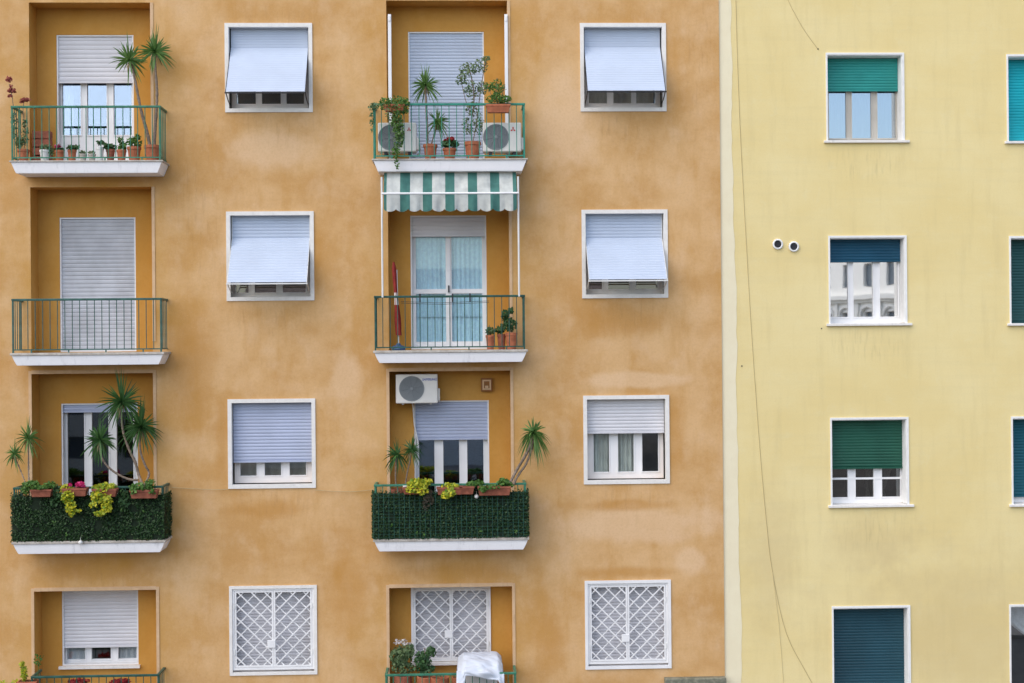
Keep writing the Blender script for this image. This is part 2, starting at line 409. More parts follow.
def curtain(parent, a,b,c,d,y,m,folds=9,amp=.025,name='curtain',gather=None):
    mb=MB(); n=folds*6; rows=10
    vs=[]
    base=len(mb.v); ph=random.random()*6
    for j in range(rows+1):
        v=j/rows; z=d+(c-d)*v
        for i in range(n+1):
            u=i/n; w=1.
            x=a+(b-a)*u
            if gather:
                gx,gz,gw=gather; k=max(0,1-abs(z-gz)/(d-c)*1.6); x=x+(gx-x)*k*gw
            mb.v.append((x, y+amp*math.sin(u*folds*2*math.pi+ph)+amp*.3*math.sin(v*3+u*5), z))
    for j in range(rows):
        for i in range(n):
            p=base+j*(n+1)+i; mb.f.append((p,p+1,p+n+2,p+n+1)); mb.m.append(0)
    return mb.build(name,m,parent,smooth=True)
def X(px,py,Y=0): return at(px,py,Y)[0]
def Z(px,py,Y=0): return at(px,py,Y)[1]

# vertical limits
OX0, GZ = -13.0, 0.0
SEAM = X(721.8,341,0)
ORANGE = thing('orange_apartment_building','orange stucco apartment building with white windows and two columns of balconies','apartment building',(0,0,0))
YELLOW = thing('yellow_apartment_building','smooth yellow stucco building with green and blue roller shutters, right of the orange one','apartment building',(SEAM+4,0,0))

rowsZ=[(5.444,3.947),(2.283,.784),(-.862,-2.362),(-3.993,-5.491)]
rowsZ=[(CAMZ+a,CAMZ+b) for a,b in rowsZ]
colsX=[(-3.868,-2.406),(2.104,3.566)]
WIN=[(x0,x1,zb,zt) for (x0,x1) in colsX for (zt,zb) in rowsZ]
holes=[(a+.03,b-.03,c+.03,d-.03) for a,b,c,d in WIN]
# recesses  (column X, tops, slab data)
LX=(X(30.8,270),X(152.2,270)); MX=(X(388.3,270),X(509.3,270))
LX4=(X(34.5,640),X(156.5,640)); MX4=(X(389.5,640),X(512.5,640))
L_top=[Z(90,2.5),Z(90,187),Z(92,373.5),Z(96,590.5)]
M_top=[Z(448,0.5),Z(448,184),Z(450,371),Z(452,587)]
# balconies: (front slab left px, right px, y top, handrail y)
FY=-.56; RY=-.50; BY=.43
BAL={'L':[(8.9,162.8,160.2,105.7),(9.7,164,352.5,298.3),(11.2,165.5,541,486.5),(29,161.5,737,675)],
     'M':[(371.7,528,158.4,103.3),(373,528,350,295.3),(373,529.3,538.5,483.5),(384,519.5,735,673)]}
def slab_z(c,r):
    a,b,y,h=BAL[c][r]; return Z((a+b)/2,y,FY)
rec=[]
for c,tops,XX,XX4 in (('L',L_top,LX,LX4),('M',M_top,MX,MX4)):
    for r in range(4):
        x0,x1=XX if r<3 else XX4
        rec.append((c,r,x0,x1,slab_z(c,r)-.02,tops[r]))
holes+=[(a,b,z0,z1) for _,_,a,b,z0,z1 in rec]
wb=MB(); wall_grid(wb,OX0,SEAM,GZ,20.5,holes,0.0)
for a,b,c,d in holes[:8]: reveal(wb,a,b,c,d,0,.32)
shell(wb,OX0,SEAM,0,10,GZ,20.5)
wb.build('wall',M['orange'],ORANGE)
# room partitions behind the facade keep the interiors dim
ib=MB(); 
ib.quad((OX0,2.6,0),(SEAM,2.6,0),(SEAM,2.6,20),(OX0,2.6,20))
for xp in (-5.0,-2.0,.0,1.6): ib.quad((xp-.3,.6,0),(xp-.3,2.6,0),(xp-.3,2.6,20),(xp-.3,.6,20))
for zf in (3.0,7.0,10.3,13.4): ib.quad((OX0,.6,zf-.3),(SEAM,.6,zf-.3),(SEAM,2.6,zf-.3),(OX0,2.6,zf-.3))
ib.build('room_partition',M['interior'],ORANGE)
ob=MB(); ob.box(OX0,SEAM,-.5,10.1,20.5,20.7); ob.build('roof',M['moss'],ORANGE)
mb=MB(); x0=X(664,681); zt=Z(690,678.5,-.15)
mb.box(x0,SEAM-.003,-.16,-.002,zt-.16,zt); mb.box(x0+.03,SEAM-.003,-.11,-.002,zt-.26,zt-.16)
mb.build('string_course',M['moss'],ORANGE,bevel=.012)['label']='mossy stone ledge at the lower corner beside the yellow wall'

# door / window openings in the back wall of each recess: px on plane BY (l,r,top,bottom)
DOOR={('L',0):(56.7,133.8,34.8,None),('L',1):(59.8,135.8,217.3,None),('L',2):(61.5,138,403.2,None),('L',3):(62,138.3,590.5,665.3),
      ('M',0):(408.4,484.2,31.6,None),('M',1):(410.6,486.6,215.4,None),('M',2):(414.4,489.3,400.5,None),('M',3):(413,489,586,660.5)}
recobj={}
for c,r,x0,x1,z0,z1 in rec:
    l,rr,t,b=DOOR[(c,r)]
    my=(t+(b or t+120))/2; mx=(l+rr)/2
    a,bb,d=X(l,my,BY),X(rr,my,BY),Z(mx,t,BY); c0=z0+.03 if b is None else Z(mx,b,BY)
    if d>z1-.002: d=z1-.002
    mb=MB(); wall_grid(mb,x0,x1,z0,z1,[(a,bb,c0,d)],BY)
    reveal(mb,x0,x1,z0,z1,.0,BY,bottom=False); reveal(mb,a,bb,c0,d,BY,BY+.12)
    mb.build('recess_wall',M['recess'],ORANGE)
    recobj[(c,r)]=(a,bb,c0,d,x0,x1,z0,z1)
    # weathered raised edge round the opening
    t_=.05
    y0,y1=-.012,-.002
    for bx_ in (((x0-t_,x0,y0,y1,z0+.2,z1+t_),) if r>=2 else ())+((x1,x1+t_,y0,y1,z0+.2,z1+(t_ if r>=2 else 0)),): MB().box(*bx_).build('opening_edge',M['trim_edge'],ORANGE)
    if r>=2: MB().box(x0,x1,y0,y1,z1,z1+t_+.01).build('opening_edge',M['trim_edge'],ORANGE)

# ------------------------------------------------------------------ balconies
def balcony(c,r,mrail,label):
    a,b,y,h=BAL[c][r]
    my=y; xa=X(a,y,FY); xb=X(b,y,FY); zt=slab_z(c,r); zr=Z((a+b)/2,h,RY)
    _,_,_,_,rx0,rx1,_,_=recobj[(c,r)]
    mb=MB(); h_=.205; cap=.042 if not (r==0) else .026
    # moulded slab: slanted cove on the front and both ends
    def ring(ins,z): return [(xa+.02+ins,FY+.02+ins*.3,z),(xb-.02-ins,FY+.02+ins*.3,z),(xb-.02-ins,-.001,z),(xa+.02+ins,-.001,z)]
    prof=[(0.004,zt-cap),(.012,zt-cap-.02),(.035,zt-cap-.075),(.065,zt-h_+.03),(.08,zt-h_+.004),(.09,zt-h_)]
    rs=[ring(i,z) for i,z in prof]
    mb.quad(*rs[0])
    for i in range(len(rs)-1):
        for k in range(4):
            k2=(k+1)%4; mb.quad(rs[i][k],rs[i+1][k],rs[i+1][k2],rs[i][k2])
    mb.quad(*rs[-1][::-1])
    o=mb.build('balcony',M['slab'],ORANGE); o['label']=label
    cp=MB(); cp.box(xa,xb,FY,-.002,zt-cap+.001,zt); cp.box(rx0+.003,rx1-.003,-.001,BY-.003,zt-cap,zt)
    cp.build('floor_slab_edge',M['cap'],o,bevel=.006)
    xl,xr=xa+.03,xb-.05
    hr=MB(); th=.036
    hr.box(xl-.012,xr+.012,RY-.022,RY+.022,zr-th,zr); hr.box(xl-.012,xl+.03,RY+.022,-.003,zr-th,zr); hr.box(xr-.03,xr+.012,RY+.022,-.003,zr-th,zr)
    # little scroll end by the wall
    hr.build('handrail',mrail,o,bevel=.006)
    br=MB(); zb=zt+.055
    br.box(xl,xr,RY-.008,RY+.008,zb-.014,zb+.006); br.box(xl,xl+.016,RY+.008,-.003,zb-.014,zb+.006); br.box(xr-.016,xr,RY+.008,-.003,zb-.014,zb+.006)
    for k in range(4):
        x=xl+.3+(xr-xl-.6)*k/3; br.box(x-.01,x+.01,RY-.01,RY+.01,zt,zb-.014)
    br.build('bottom_rail',mrail,o)
    n=round((xr-xl)/.122); pos=[(xl+.008+(xr-xl-.016)*k/n,RY) for k in range(n+1)]
    for k in (1,2,3,4): 
        pos.append((xl+.008,RY+k*.112)); pos.append((xr-.008,RY+k*.112))
    thin=MB(); thin.tube([(0,0,zb),(0,0,zr-th)],.0075,6); th_o=None
    post=MB(); post.box(-.013,.013,-.013,.013,zt,zr-th); po=None
    for (x,yy) in pos:
        corner = yy==RY and (abs(x-xl)<.02 or abs(x-xr)<.02)
        if corner:
            if po is None: po=post.build('post',mrail,o); ob=po
            else: ob=po.copy(); COL.objects.link(ob)
        else:
            if th_o is None: th_o=thin.build('baluster',mrail,o); ob=th_o
            else: ob=th_o.copy(); COL.objects.link(ob)
        ob.location=(x,yy,0)
    return dict(xl=xl,xr=xr,zt=zt,zr=zr,xa=xa,xb=xb,obj=o)
B={}
lab={('L',0):'balcony crowded with small flower pots under tall yuccas',('L',1):'empty balcony before a fully closed shutter',('L',2):'balcony screened with dark leaves beneath three-headed yucca',('L',3):'balcony below the window with its shutter nearly down, cut by the bottom edge',
     ('M',0):'balcony holding two air conditioners',('M',1):'balcony under the striped awning',('M',2):'leaf-screened balcony beneath the wall-hung air conditioner',('M',3):'balcony with white sheet, cut by the bottom edge'}
RM={('L',0):'rail_green',('L',1):'rail_grey',('L',2):'rail_dark',('L',3):'rail_dark',('M',0):'rail_teal',('M',1):'rail_dark',('M',2):'rail_green',('M',3):'rail_green'}
for k in lab: B[k]=balcony(k[0],k[1],M[RM[k]],lab[k])

# ------------------------------------------------------------------ windows of the orange building
def surround(a,b,c,d,m,parent,label,t=.065,proud=.022,name='window'):
    mb=MB(); frame_ring(mb,a,b,c,d,t,-proud,-.001)
    mb2=mb; frame_ring(mb2,a+.031,b-.031,c+.031,d-.031,t-.031,.001,.09)
    o=mb.build(name,m,parent); o['label']=label; return o
def panes3(pxs, y0, y1, Y, xm):
    out=[]
    for p,q in pxs:
        out.append((X(p,y1,Y),X(q,y1,Y),Z(xm,y1,Y),Z(xm,y0,Y)))
    return out
SY=.24
def plain_window(i, label, shut_y, panes, shutm, sashm, glassm, pitch=.055):
    a,b,c,d=WIN[i]; o=surround(a,b,c,d,M['trim'],ORANGE,label)
    ia,ib_,ic,id_=a+.07,b-.07,c+.07,d-.03
    xm=(panes[0][0]+panes[-1][1])/2
    pl=panes3([(p,q) for p,q in panes],shut_y-6,PB[i],SY,xm)
    pl=[(p,q,r,min(s,id_-.06)) for p,q,r,s in pl]
    sash(o,ia,ib_,ic,id_,SY,pl,sashm,glassm)
    return o,(ia,ib_,ic,id_)
PB={0:104,1:292,2:475.4,3:0,4:104,5:290,6:471.6,7:0}
# upper four: shutters pushed outward
def tilt_window(i,label,hinge,bot,xt,xb,panes,py0,py1,m,pitch,slabel,sm,gm):
    a,b,c,d=WIN[i]; o=surround(a,b,c,d,M['trim'],ORANGE,label)
    ia,ib_,ic,id_=a+.065,b-.065,c+.065,d-.031
    zh=Z(xt,hinge,.12); zb=Z(xb,bot,-.46)
    tilt_shutter(o,ia+.02,ib_-.02,id_-.005,zh,zb,.12,-.46,m,pitch,slabel)
    pl=panes3(panes,py0,py1,SY,xt); sash(o,ia,ib_,ic,id_,SY,pl,sm,gm)
    return o,(ia,ib_,ic,id_)
z=6.21
o,_=tilt_window(0,'window with the smooth shutter tilted out, second column top row',47.8,92,270,266,[(210+165/z,210+285/z),(210+322/z,210+440/z),(210+475/z,210+585/z)],78,104,M['shut_tilt'],.042,'smooth pale shutter tilted out',M['white'],M['glass_dark'])
o,_=tilt_window(1,'window with ribbed shutter tilted out above a partly dark gap',237.8,283,270,266,[(210+160/z,210+240/z),(210+278/z,210+412/z),(210+452/z,210+595/z)],272,292.5,M['shut_tilt'],.056,'ribbed white shutter tilted out',M['white_plastic'],M['glass_dark'])
o,_=tilt_window(4,'window with the bluish smooth shutter tilted out',47,91,623,627,[(565+148/z,565+262/z),(565+300/z,565+412/z),(565+442/z,565+560/z)],78,103.5,M['shut_tilt'],.042,'smooth bluish shutter tilted out',M['white'],M['glass'])
curtain(o,2.2,3.4,CAMZ+3.9,CAMZ+4.7,.42,M['curtain'],8)
o,_=tilt_window(5,'window with faintly ribbed shutter tilted out beside the yellow wall',237.8,280,624,628,[(565+150/z,565+230/z),(565+268/z,565+400/z),(565+440/z,565+575/z)],270,289,M['shut_tilt'],.056,'faintly ribbed shutter tilted out',M['white_plastic'],M['glass_dark'])
# third row
o,(ia,ib_,ic,id_)=plain_window(2,'window with lilac-grey shutter drawn down to low casements',461.3,[(210+188/z,210+290/z),(210+340/z,210+442/z),(210+495/z,210+597/z)],None,M['white'],M['glass'])
shutter(o,ia,ib_,Z(271,460.5,.13),id_,.13,M['shut_lilac'],.056,'lilac-grey roller shutter, most of the way down')
curtain(o,ia,ib_,ic,ic+.5,.42,M['curtain'],7)
o,(ia,ib_,ic,id_)=plain_window(6,'window with white shutter half down over three casements with beige curtains',432.5,[(565+178/z,565+275/z),(565+330/z,565+428/z),(565+480/z,565+580/z)],None,M['white'],M['glass_clear'])
shutter(o,ia,ib_,Z(627,431.5,.13),id_,.13,M['shut_white'],.058,'white roller shutter half down')
curtain(o,ia,ia+.47,ic,id_,.34,M['curtain'],5); curtain(o,ia+.5,ia+.83,ic,id_,.34,M['curtain'],4)
# fourth row: grilles
def lattice(parent, leaves, y, lock, sp=.222, w=.02):
    for (a,b,c,d,flip) in leaves:
        mb=MB(); t=.028; frame_ring(mb,a,b,c,d,t,y-.015,y+.015)
        a2,b2,c2,d2=a+t,b-t,c+t,d-t
        for sgn,yy,ww in ((1,y-.006,w),(-1,y+.014,w*.8)):
            sg=sgn*flip; W=b2-a2; H=d2-c2
            k=-math.ceil(H/sp)-1
            while k*sp < W+H+sp:
                # line x = x0 + sg*t', z = c2 + t'
                x0=(a2+k*sp) if sg>0 else (b2-k*sp)
                t0,t1=0,H
                if sg>0: t0=max(t0,a2-x0); t1=min(t1,b2-x0)
                else: t0=max(t0,x0-b2); t1=min(t1,x0-a2)
                if t1-t0>.02:
                    p=Vector((x0+sg*t0,yy,c2+t0)); q=Vector((x0+sg*t1,yy,c2+t1))
                    n=Vector((1,0,-sg)).normalized()*ww/2; e=Vector((0,.006,0))
                    V=[p+n-e,q+n-e,q-n-e,p-n-e,p+n+e,q+n+e,q-n+e,p-n+e]; bb=len(mb.v); mb.v+=[tuple(v) for v in V]
                    for f in ((0,1,2,3),(7,6,5,4),(0,4,5,1),(2,6,7,3),(1,5,6,2),(3,7,4,0)): mb.f.append(tuple(bb+i for i in f)); mb.m.append(0)
                k+=1
        mb.build('grille',M['white'],parent)
    lk=MB(); lk.box(lock[0]-.075,lock[0]+.06,y-.035,y-.017,lock[1]-.065,lock[1]+.065); lk.build('lock_plate',M['white'],parent,bevel=.006)
    for x in (leaves[0][0]-.006,leaves[1][1]+.006):
        for zz in (leaves[0][2]+.25,leaves[0][3]-.25): MB().box(x-.009,x+.009,y-.03,y-.016,zz-.045,zz+.045).build('hinge',M['white_plastic'],parent)
for i,lb,mx in ((3,'square window behind a white diamond grille, second column bottom row',403),(7,'white diamond grille window beside the yellow wall',380)):
    a,b,c,d=WIN[i]; o=surround(a,b,c,d,M['white'] if i==7 else M['trim'],ORANGE,lb,t=.05)
    fr=MB(); frame_ring(fr,a+.052,b-.052,c+.085,d-.052,.032,.0,.06,.04); fr.build('grille_frame',M['white'],o)
    xm=a+.735+(0 if i==3 else -.01)
    lattice(o,[(a+.088,xm-.002,c+.13,d-.088,-1),(xm+.002,b-.088,c+.13,d-.088,1)],.02,(xm-.03,c+.52))
    shutter(o,a+.05,b-.05,c+.05,d-.035,.17,M['shut_grey'],.055)

# ------------------------------------------------------------------ balcony doors
def dx(px,py,Y=BY+.1): return X(px,py,Y)
def door(c,r,label,shut_bottom,m,pitch,panes=None,low=None,sm=None,gm=None,curt=None,name='balcony_door'):
    a,b,c0,d,*_=recobj[(c,r)]
    l,rr,t,bt=DOOR[(c,r)]; xm=(l+rr)/2
    mb=MB(); y=BY+.012
    frame_ring(mb,a+.001,b-.001,c0+.001,d-.001,.022,y,y+.09)
    o=mb.build(name,sm or M['white'],ORANGE); o['label']=label
    if shut_bottom is None: shutter(o,a+.023,b-.023,c0+.03,d-.023,BY+.05,m,pitch)
    else:
        zs=Z(xm,shut_bottom,BY+.05); shutter(o,a+.023,b-.023,zs,d-.023,BY+.05,m,pitch)
    if panes:
        Yp=BY+.13
        pl=[(X(p,y1,Yp),X(q,y1,Yp),Z(xm,y1,Yp),Z(xm,y0,Yp)) for p,q,y0,y1 in panes]
        return o,(a,b,c0,d),pl,Yp
    return o,(a,b,c0,d),None,None
q=3.595
o,g,pl,Yp=door('L',0,'glazed balcony door with white shutter half down, behind the flower pots',81.5,M['shut_white'],.078,[(62.6,81,76,135),(87.6,107,76,135),(114,132,76,135)])
sash(o,g[0],g[1],g[2],g[3],Yp,pl,M['white'],M['glass_cool']); curtain(o,g[0],g[0]+.22,g[2],g[3],Yp+.09,M['curtain_white'],3)
cr=MB(); cr.box(g[0],g[1],Yp+.35,Yp+.38,Z(95,124,Yp),Z(95,120,Yp)); cr.build('reflection_bar',M['dark'],o)  # dark bar behind the panes imitates a reflected horizontal line
door('L',1,'balcony door fully closed by a worn white shutter',None,M['shut_old'],.07)
o,g,pl,Yp=door('L',2,'glazed balcony door with dark panes behind a branching yucca',410.5,M['shut_lilac'],.06,[(68.3,85,409,520),(92.8,109.3,409,520),(117.5,134,409,520)])
sash(o,g[0],g[1],g[2],g[3],Yp,pl,M['white'],M['glass_dark'])
o,g,pl,Yp=door('L',3,'recessed window with white shutter nearly down, over three small panes',645.5,M['shut_white'],.062,[(67,85.5,640,659),(91.8,111,640,659),(118.3,136.7,640,659)],name='window')
sash(o,g[0],g[1],g[2],g[3],Yp,pl,M['white'],M['glass'])
curtain(o,g[0],g[0]+.42,g[2],g[2]+.5,Yp+.07,M['curtain_white'],4); curtain(o,g[1]-.4,g[1],g[2],g[2]+.5,Yp+.07,M['curtain_white'],4)
sl=MB(); sl.box(X(58.6,667,BY-.06),X(139.8,667,BY-.06),BY-.07,BY-.002,g[2]-.045,g[2]+.002); sl.build('sill',M['trim'],o)
door('M',0,'balcony door with its plain white shutter fully closed, behind potted plants',None,M['shut_tilt'],.055)
o,g,pl,Yp=door('M',1,'double glazed balcony door with lace curtains under the striped awning',234.8,M['shut_white'],.072,[(415.8,445.6,236.5,289),(451.5,482,236.5,289)])
# two-leaf door with upper and lower lights
xm=448.5; fr=[]
for p,q_ in ((415.8,445.6),(451.5,482)): 
    fr.append((X(p,265,Yp),X(q_,265,Yp)))
zt_,zm1,zm2,zl=Z(xm,236.8,Yp),Z(xm,289,Yp),Z(xm,293.5,Yp),Z(xm,341.5,Yp)
mb=MB(); cur=g[0]
for (p,q_) in fr:
    mb.box(cur,p,Yp,Yp+.05,g[2],g[3]); mb.box(p,q_,Yp,Yp+.05,g[2],zl); mb.box(p,q_,Yp,Yp+.05,zm2,zm1); mb.box(p,q_,Yp,Yp+.05,zt_,g[3]); cur=q_
mb.box(cur,g[1],Yp,Yp+.05,g[2],g[3]); mb.box((fr[0][1]+fr[1][0])/2-.025,(fr[0][1]+fr[1][0])/2+.025,Yp-.02,Yp-.001,g[2],g[3]); mb.build('sash',M['white'],o)
gb=MB()
for (p,q_) in fr: gb.box(p-.004,q_+.004,Yp+.022,Yp+.027,zl-.003,zm2+.003); gb.box(p-.004,q_+.004,Yp+.022,Yp+.027,zm1-.003,zt_+.003)
gb.build('glass',M['glass_clear'],o); curtain(o,g[0],g[1],g[2],g[3],Yp+.065,M['lace'],16,.012)
hd=MB(); hx=(fr[0][1]+fr[1][0])/2; hd.box(hx-.012,hx+.012,Yp-.05,Yp-.021,zm1-.06,zm1+.06); hd.build('handle',M['dark'],o)
o,g,pl,Yp=door('M',2,'glazed balcony door with lilac shutter partly down above three tall panes',438,M['shut_lilac'],.058,[(419.6,435,430,520),(443.8,459.8,430,520),(467.8,484,430,520)])
sash(o,g[0],g[1],g[2],g[3],Yp,pl,M['white'],M['glass_cool'])
a,b,c0,d,*_=recobj[('M',3)]
fr=MB(); frame_ring(fr,a-.03,b+.03,c0,d-.003,.045,BY-.03,BY-.001,.03)
o=fr.build('window',M['white'],ORANGE); o['label']='recessed window behind a white diamond grille above the white sheet'
xm=X(451.3,620,BY)
lattice(o,[(a+.018,xm-.002,c0+.032,d-.05,-1),(xm+.002,b-.018,c0+.032,d-.05,1)],BY-.02,(xm-.04,Z(450,633.5,BY)))
shutter(o,a+.002,b-.002,c0+.002,d-.003,BY+.09,M['shut_grey'],.055)
sl=MB(); sl.box(a-.05,b+.05,BY-.09,BY-.002,c0-.06,c0-.01); sl.build('sill',M['trim'],o)

# ------------------------------------------------------------------ yellow building
YY=.03
ywin=[]   # (l,r,t,b)
Y1=[(824.6,905.5,52.8,141.8),(827.5,907.7,235.6,324.6),(829,910,417.3,506),(830,912.4,605.7,694)]
Y2=[(1006.5,None,54.4,142.6),(1009.2,None,236,324.5),(1011.2,None,416.3,505.3),(1009.3,None,604.2,694)]
YW=1.352
for l,r,t,b in Y1:
    xc=(X(l,(t+b)/2,YY)+X(r,(t+b)/2,YY))/2; ywin.append((xc-YW/2,xc+YW/2,Z((l+r)/2,b,YY),Z((l+r)/2,t,YY)))
for l,r,t,b in Y2:
    x=X(l,(t+b)/2,YY); ywin.append((x,x+YW,Z(l+15,b,YY),Z(l+15,t,YY)))
yh=[(a+.025,b-.025,c+.02,d-.025) for a,b,c,d in ywin]
vents=[(P3(777.6,244.2,YY)),(P3(793.6,246.6,YY))]
wb=MB(); wall_grid(wb,SEAM+.004,17,GZ,19.5,yh,YY)
for a,b,c,d in yh: reveal(wb,a,b,c,d,YY,.36)
shell(wb,SEAM+.004,17,YY,10,GZ,19.5)
wb.build('wall',M['yellow'],YELLOW)
ib=MB(); ib.quad((SEAM+.1,2.6,0),(16.9,2.6,0),(16.9,2.6,19),(SEAM+.1,2.6,19))
for zf in (3,6.9,10.2,13.4): ib.quad((SEAM+.1,.6,zf-.3),(16.9,.6,zf-.3),(16.9,2.6,zf-.3),(SEAM+.1,2.6,zf-.3))
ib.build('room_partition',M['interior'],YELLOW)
ob=MB(); ob.box(SEAM+.004,17,-.35,10.1,19.5,19.7); ob.build('roof',M['moss'],YELLOW)
# pale painted strip with a ragged edge, a thin coat on the wall
mb=MB(); rows=[]; rnd=random.Random(4); z=0.0; wob=0
while z<19.4:
    zz=z; t=(CAMZ+6-z)/12; base=SEAM+.215+max(0,min(1,t))*.075
    wob=wob*.8+rnd.uniform(-.012,.012)
    rows.append(((SEAM+.004,YY-.005,zz),(base+wob,YY-.005,zz))); z+=.12
strip(mb,rows)
for i in range(len(rows)-1):
    l,r=rows[i][1],rows[i+1][1]; mb.quad(l,(l[0],YY-.001,l[2]),(r[0],YY-.001,r[2]),r)
mb.build('painted_strip',M['cream'],YELLOW)['label']='pale cream painted strip with ragged edge along the seam'
def ywindow(i,label,shut_y,m,kind):
    a,b,c,d=ywin[i]; t=.035
    mb=MB()
    mb.box(a,a+.028,YY-.018,YY-.001,c,d); mb.box(b-t,b,YY-.018,YY-.001,c,d); mb.box(a+.028,b-t,YY-.018,YY-.001,d-t,d)
    # stone lining of the reveal
    mb.box(a+.027,a+.033,YY+.001,.30,c+.03,d-.03); mb.box(b-.045,b-.027,YY+.001,.30,c+.03,d-.03); mb.box(a+.034,b-.046,YY+.001,.30,d-.05,d-.03)
    o=mb.build('window',M['ytrim'],YELLOW); o['label']=label
    s=MB(); s.box(a-.045,b+.075,YY-.05,.30,c-.02,c+.022); s.build('sill',M['trim'],o,bevel=.005)
    ia,ib_,ic,id_=a+.035,b-.047,c+.024,d-.052
    l=(Y1+Y2)[i][0]; xm=l+35
    zs = ic+.002 if shut_y is None else Z(xm,shut_y,.24)
    if m is not None: shutter(o,ia,ib_,zs+.03,id_,.235,m,.05)
    return o,ia,ib_,ic,id_,zs
SYY=.29
def yp(i,xs,y0,y1):
    l=(Y1+Y2)[i][0]; return [(X(p,y1,SYY),X(q,y1,SYY),Z(l+35,y1,SYY),Z(l+35,y0,SYY)) for p,q in xs]
o,ia,ib_,ic,id_,zs=ywindow(0,'window with sea-green shutter half down over sky-blue panes',91.5,M['shut_y1'],0)
sash(o,ia,ib_,ic,id_,SYY,yp(0,[(829,846.4),(852,871.5),(877.5,895.8)],88,138.3),M['sash_grey'],M['glass_blue'])
curtain(o,ia,ib_,ic,id_,.5,M['curtain_white'],12)
o,ia,ib_,ic,id_,zs=ywindow(1,'window with dark blue shutter raised over panes mirroring a pale arcaded building',261.9,M['shut_y2'],0)
sash(o,ia,ib_,ic,id_,SYY,yp(1,[(830,848),(853.5,873),(880,898)],257,316.8),M['white'],M['glass_mirror'])
o,ia,ib_,ic,id_,zs=ywindow(2,'window with dark green shutter down to three barred low panes with tied curtains',468.7,M['shut_y3'],0)
pl=yp(2,[(831.5,847.7),(855.6,873.7),(882,900.3)],463,497)
sash(o,ia,ib_,ic,id_,SYY,pl,M['white'],M['glass_dark'],extra=[(ia,ib_,SYY-.008,SYY+.02,Z(865,479.3,SYY),Z(865,477.4,SYY))])
curtain(o,pl[1][0]+.18,pl[1][1],pl[1][2],pl[1][3],.36,M['curtain_white'],3,gather=(pl[1][0]+.2,pl[1][2]+.2,.8))
curtain(o,pl[2][0],pl[2][0]+.2,pl[2][2],pl[2][3],.36,M['curtain_white'],3,gather=(pl[2][0]+.02,pl[2][2]+.1,.8))
ywindow(3,'window closed by a deep blue shutter, cut by the bottom edge',None,M['shut_y4'],0)
ywindow(4,'window with turquoise shutter, cut by the right edge',None,M['shut_z1'],0)
ywindow(5,'window with blackish green shutter, cut by the right edge',None,M['shut_z2'],0)
o,*_=ywindow(6,'window with teal shutter, cut by the right edge',496.5,M['shut_z3'],0)
a,b,c,d=ywin[6]; mb=MB(); mb.box(a+.047,b-.047,.29,.34,c+.024,d-.06); mb.build('sash',M['white'],o)
o,ia,ib_,ic,id_,zs=ywindow(7,'open window with pale drawn curtain at the bottom right corner',None,None,0)
sash(o,ia,ib_,ic,id_,SYY,[(ia+.02,ia+.62,ic+.06,id_-.02),(ia+.68,ib_-.03,ic+.06,id_-.02)],M['sash_grey'],M['glass'])
curtain(o,ia+.02,ib_,ic+.2,id_,.365,M['curtain_white'],8,gather=(ib_-.1,ic+.4,.85))
for i,(v,rr) in enumerate(zip(vents,(.088,.088))):
    mb=MB(); n=20
    mb.lathe((v.x,YY,v.z),[(.062,-.004),(.088,-.004),(.092,-.012),(.088,-.03),(.074,-.036),(.066,-.034),(.062,-.02),(.062,-.005)],n,axis='y')
    o=mb.build('vent_pipe',M['ytrim'],YELLOW); mb=MB(); mb.lathe((v.x,YY,v.z),[(.0615,-.010),(.05,-.0105)],n,axis='y'); mb.build('vent_mouth',M['dark'],o)

# ------------------------------------------------------------------ wires on the walls
def wire(name,label,pts,Y,r,m):
    p=[P3(x,y,Y) for x,y in pts]
    q=[]
    for i in range(len(p)-1):
        p0,p1,p2,p3=p[max(i-1,0)],p[i],p[i+1],p[min(i+2,len(p)-1)]
        for k in range(6):
            t=k/6; q.append(.5*((2*p1)+(-p0+p2)*t+(2*p0-5*p1+4*p2-p3)*t*t+(-p0+3*p1-3*p2+p3)*t**3))
    q.append(p[-1]); o=MB().tube(q,r,5).build(name,m); return tag(o,label,'cable','loose cables on the walls')
wire('cable','long dark cable hanging down the yellow wall beside the pale strip',[(735.5,-14),(737.5,60),(740.5,135),(745.3,225),(751.5,331),(759.6,445),(766.5,522),(772.6,572),(786,632),(806,672),(822,700)],YY-.004,.0036,M['wire_mid'])
wire('cable','short cable branching straight down low on the yellow wall',[(772.6,572),(776,600),(779.5,630),(784,690)],YY-.004,.004,M['wire_faint'])
wire('cable','thin cable slanting to a nail above the sea-green shuttered window',[(783,-14),(789,2),(803,28),(818,49)],YY-.004,.004,M['wire_pale'])
wire('cable','pale cable crossing the orange wall from the left balcony to the lilac-grey shutter window',[(172,487.5),(190,488.5),(212,489.6),(229,489.2)],-.028,.004,M['wire_pale'])
wire('cable','pale cable crossing the orange wall between lilac-grey shutter window and leaf-screened balcony',[(315,490),(335,491.3),(355,491.4),(374,489.6)],-.028,.004,M['wire_pale'])
for (px,py,lb) in ((818,49,'rusty nail holding the thin cable above the sea-green shuttered window'),(821.5,328.5,'small hook in the wall by the sill of the blue shuttered window'),(741.8,366,'dark bolt head on the ragged edge of the pale strip')):
    v=P3(px,py,YY); o=MB().lathe((v.x,YY,v.z),[(.013,-.001),(.013,-.004),(.009,-.010),(.004,-.013)],8,axis='y').build('wall_bolt',M['wire']); tag(o,lb,'bolt','bolts in the yellow wall')

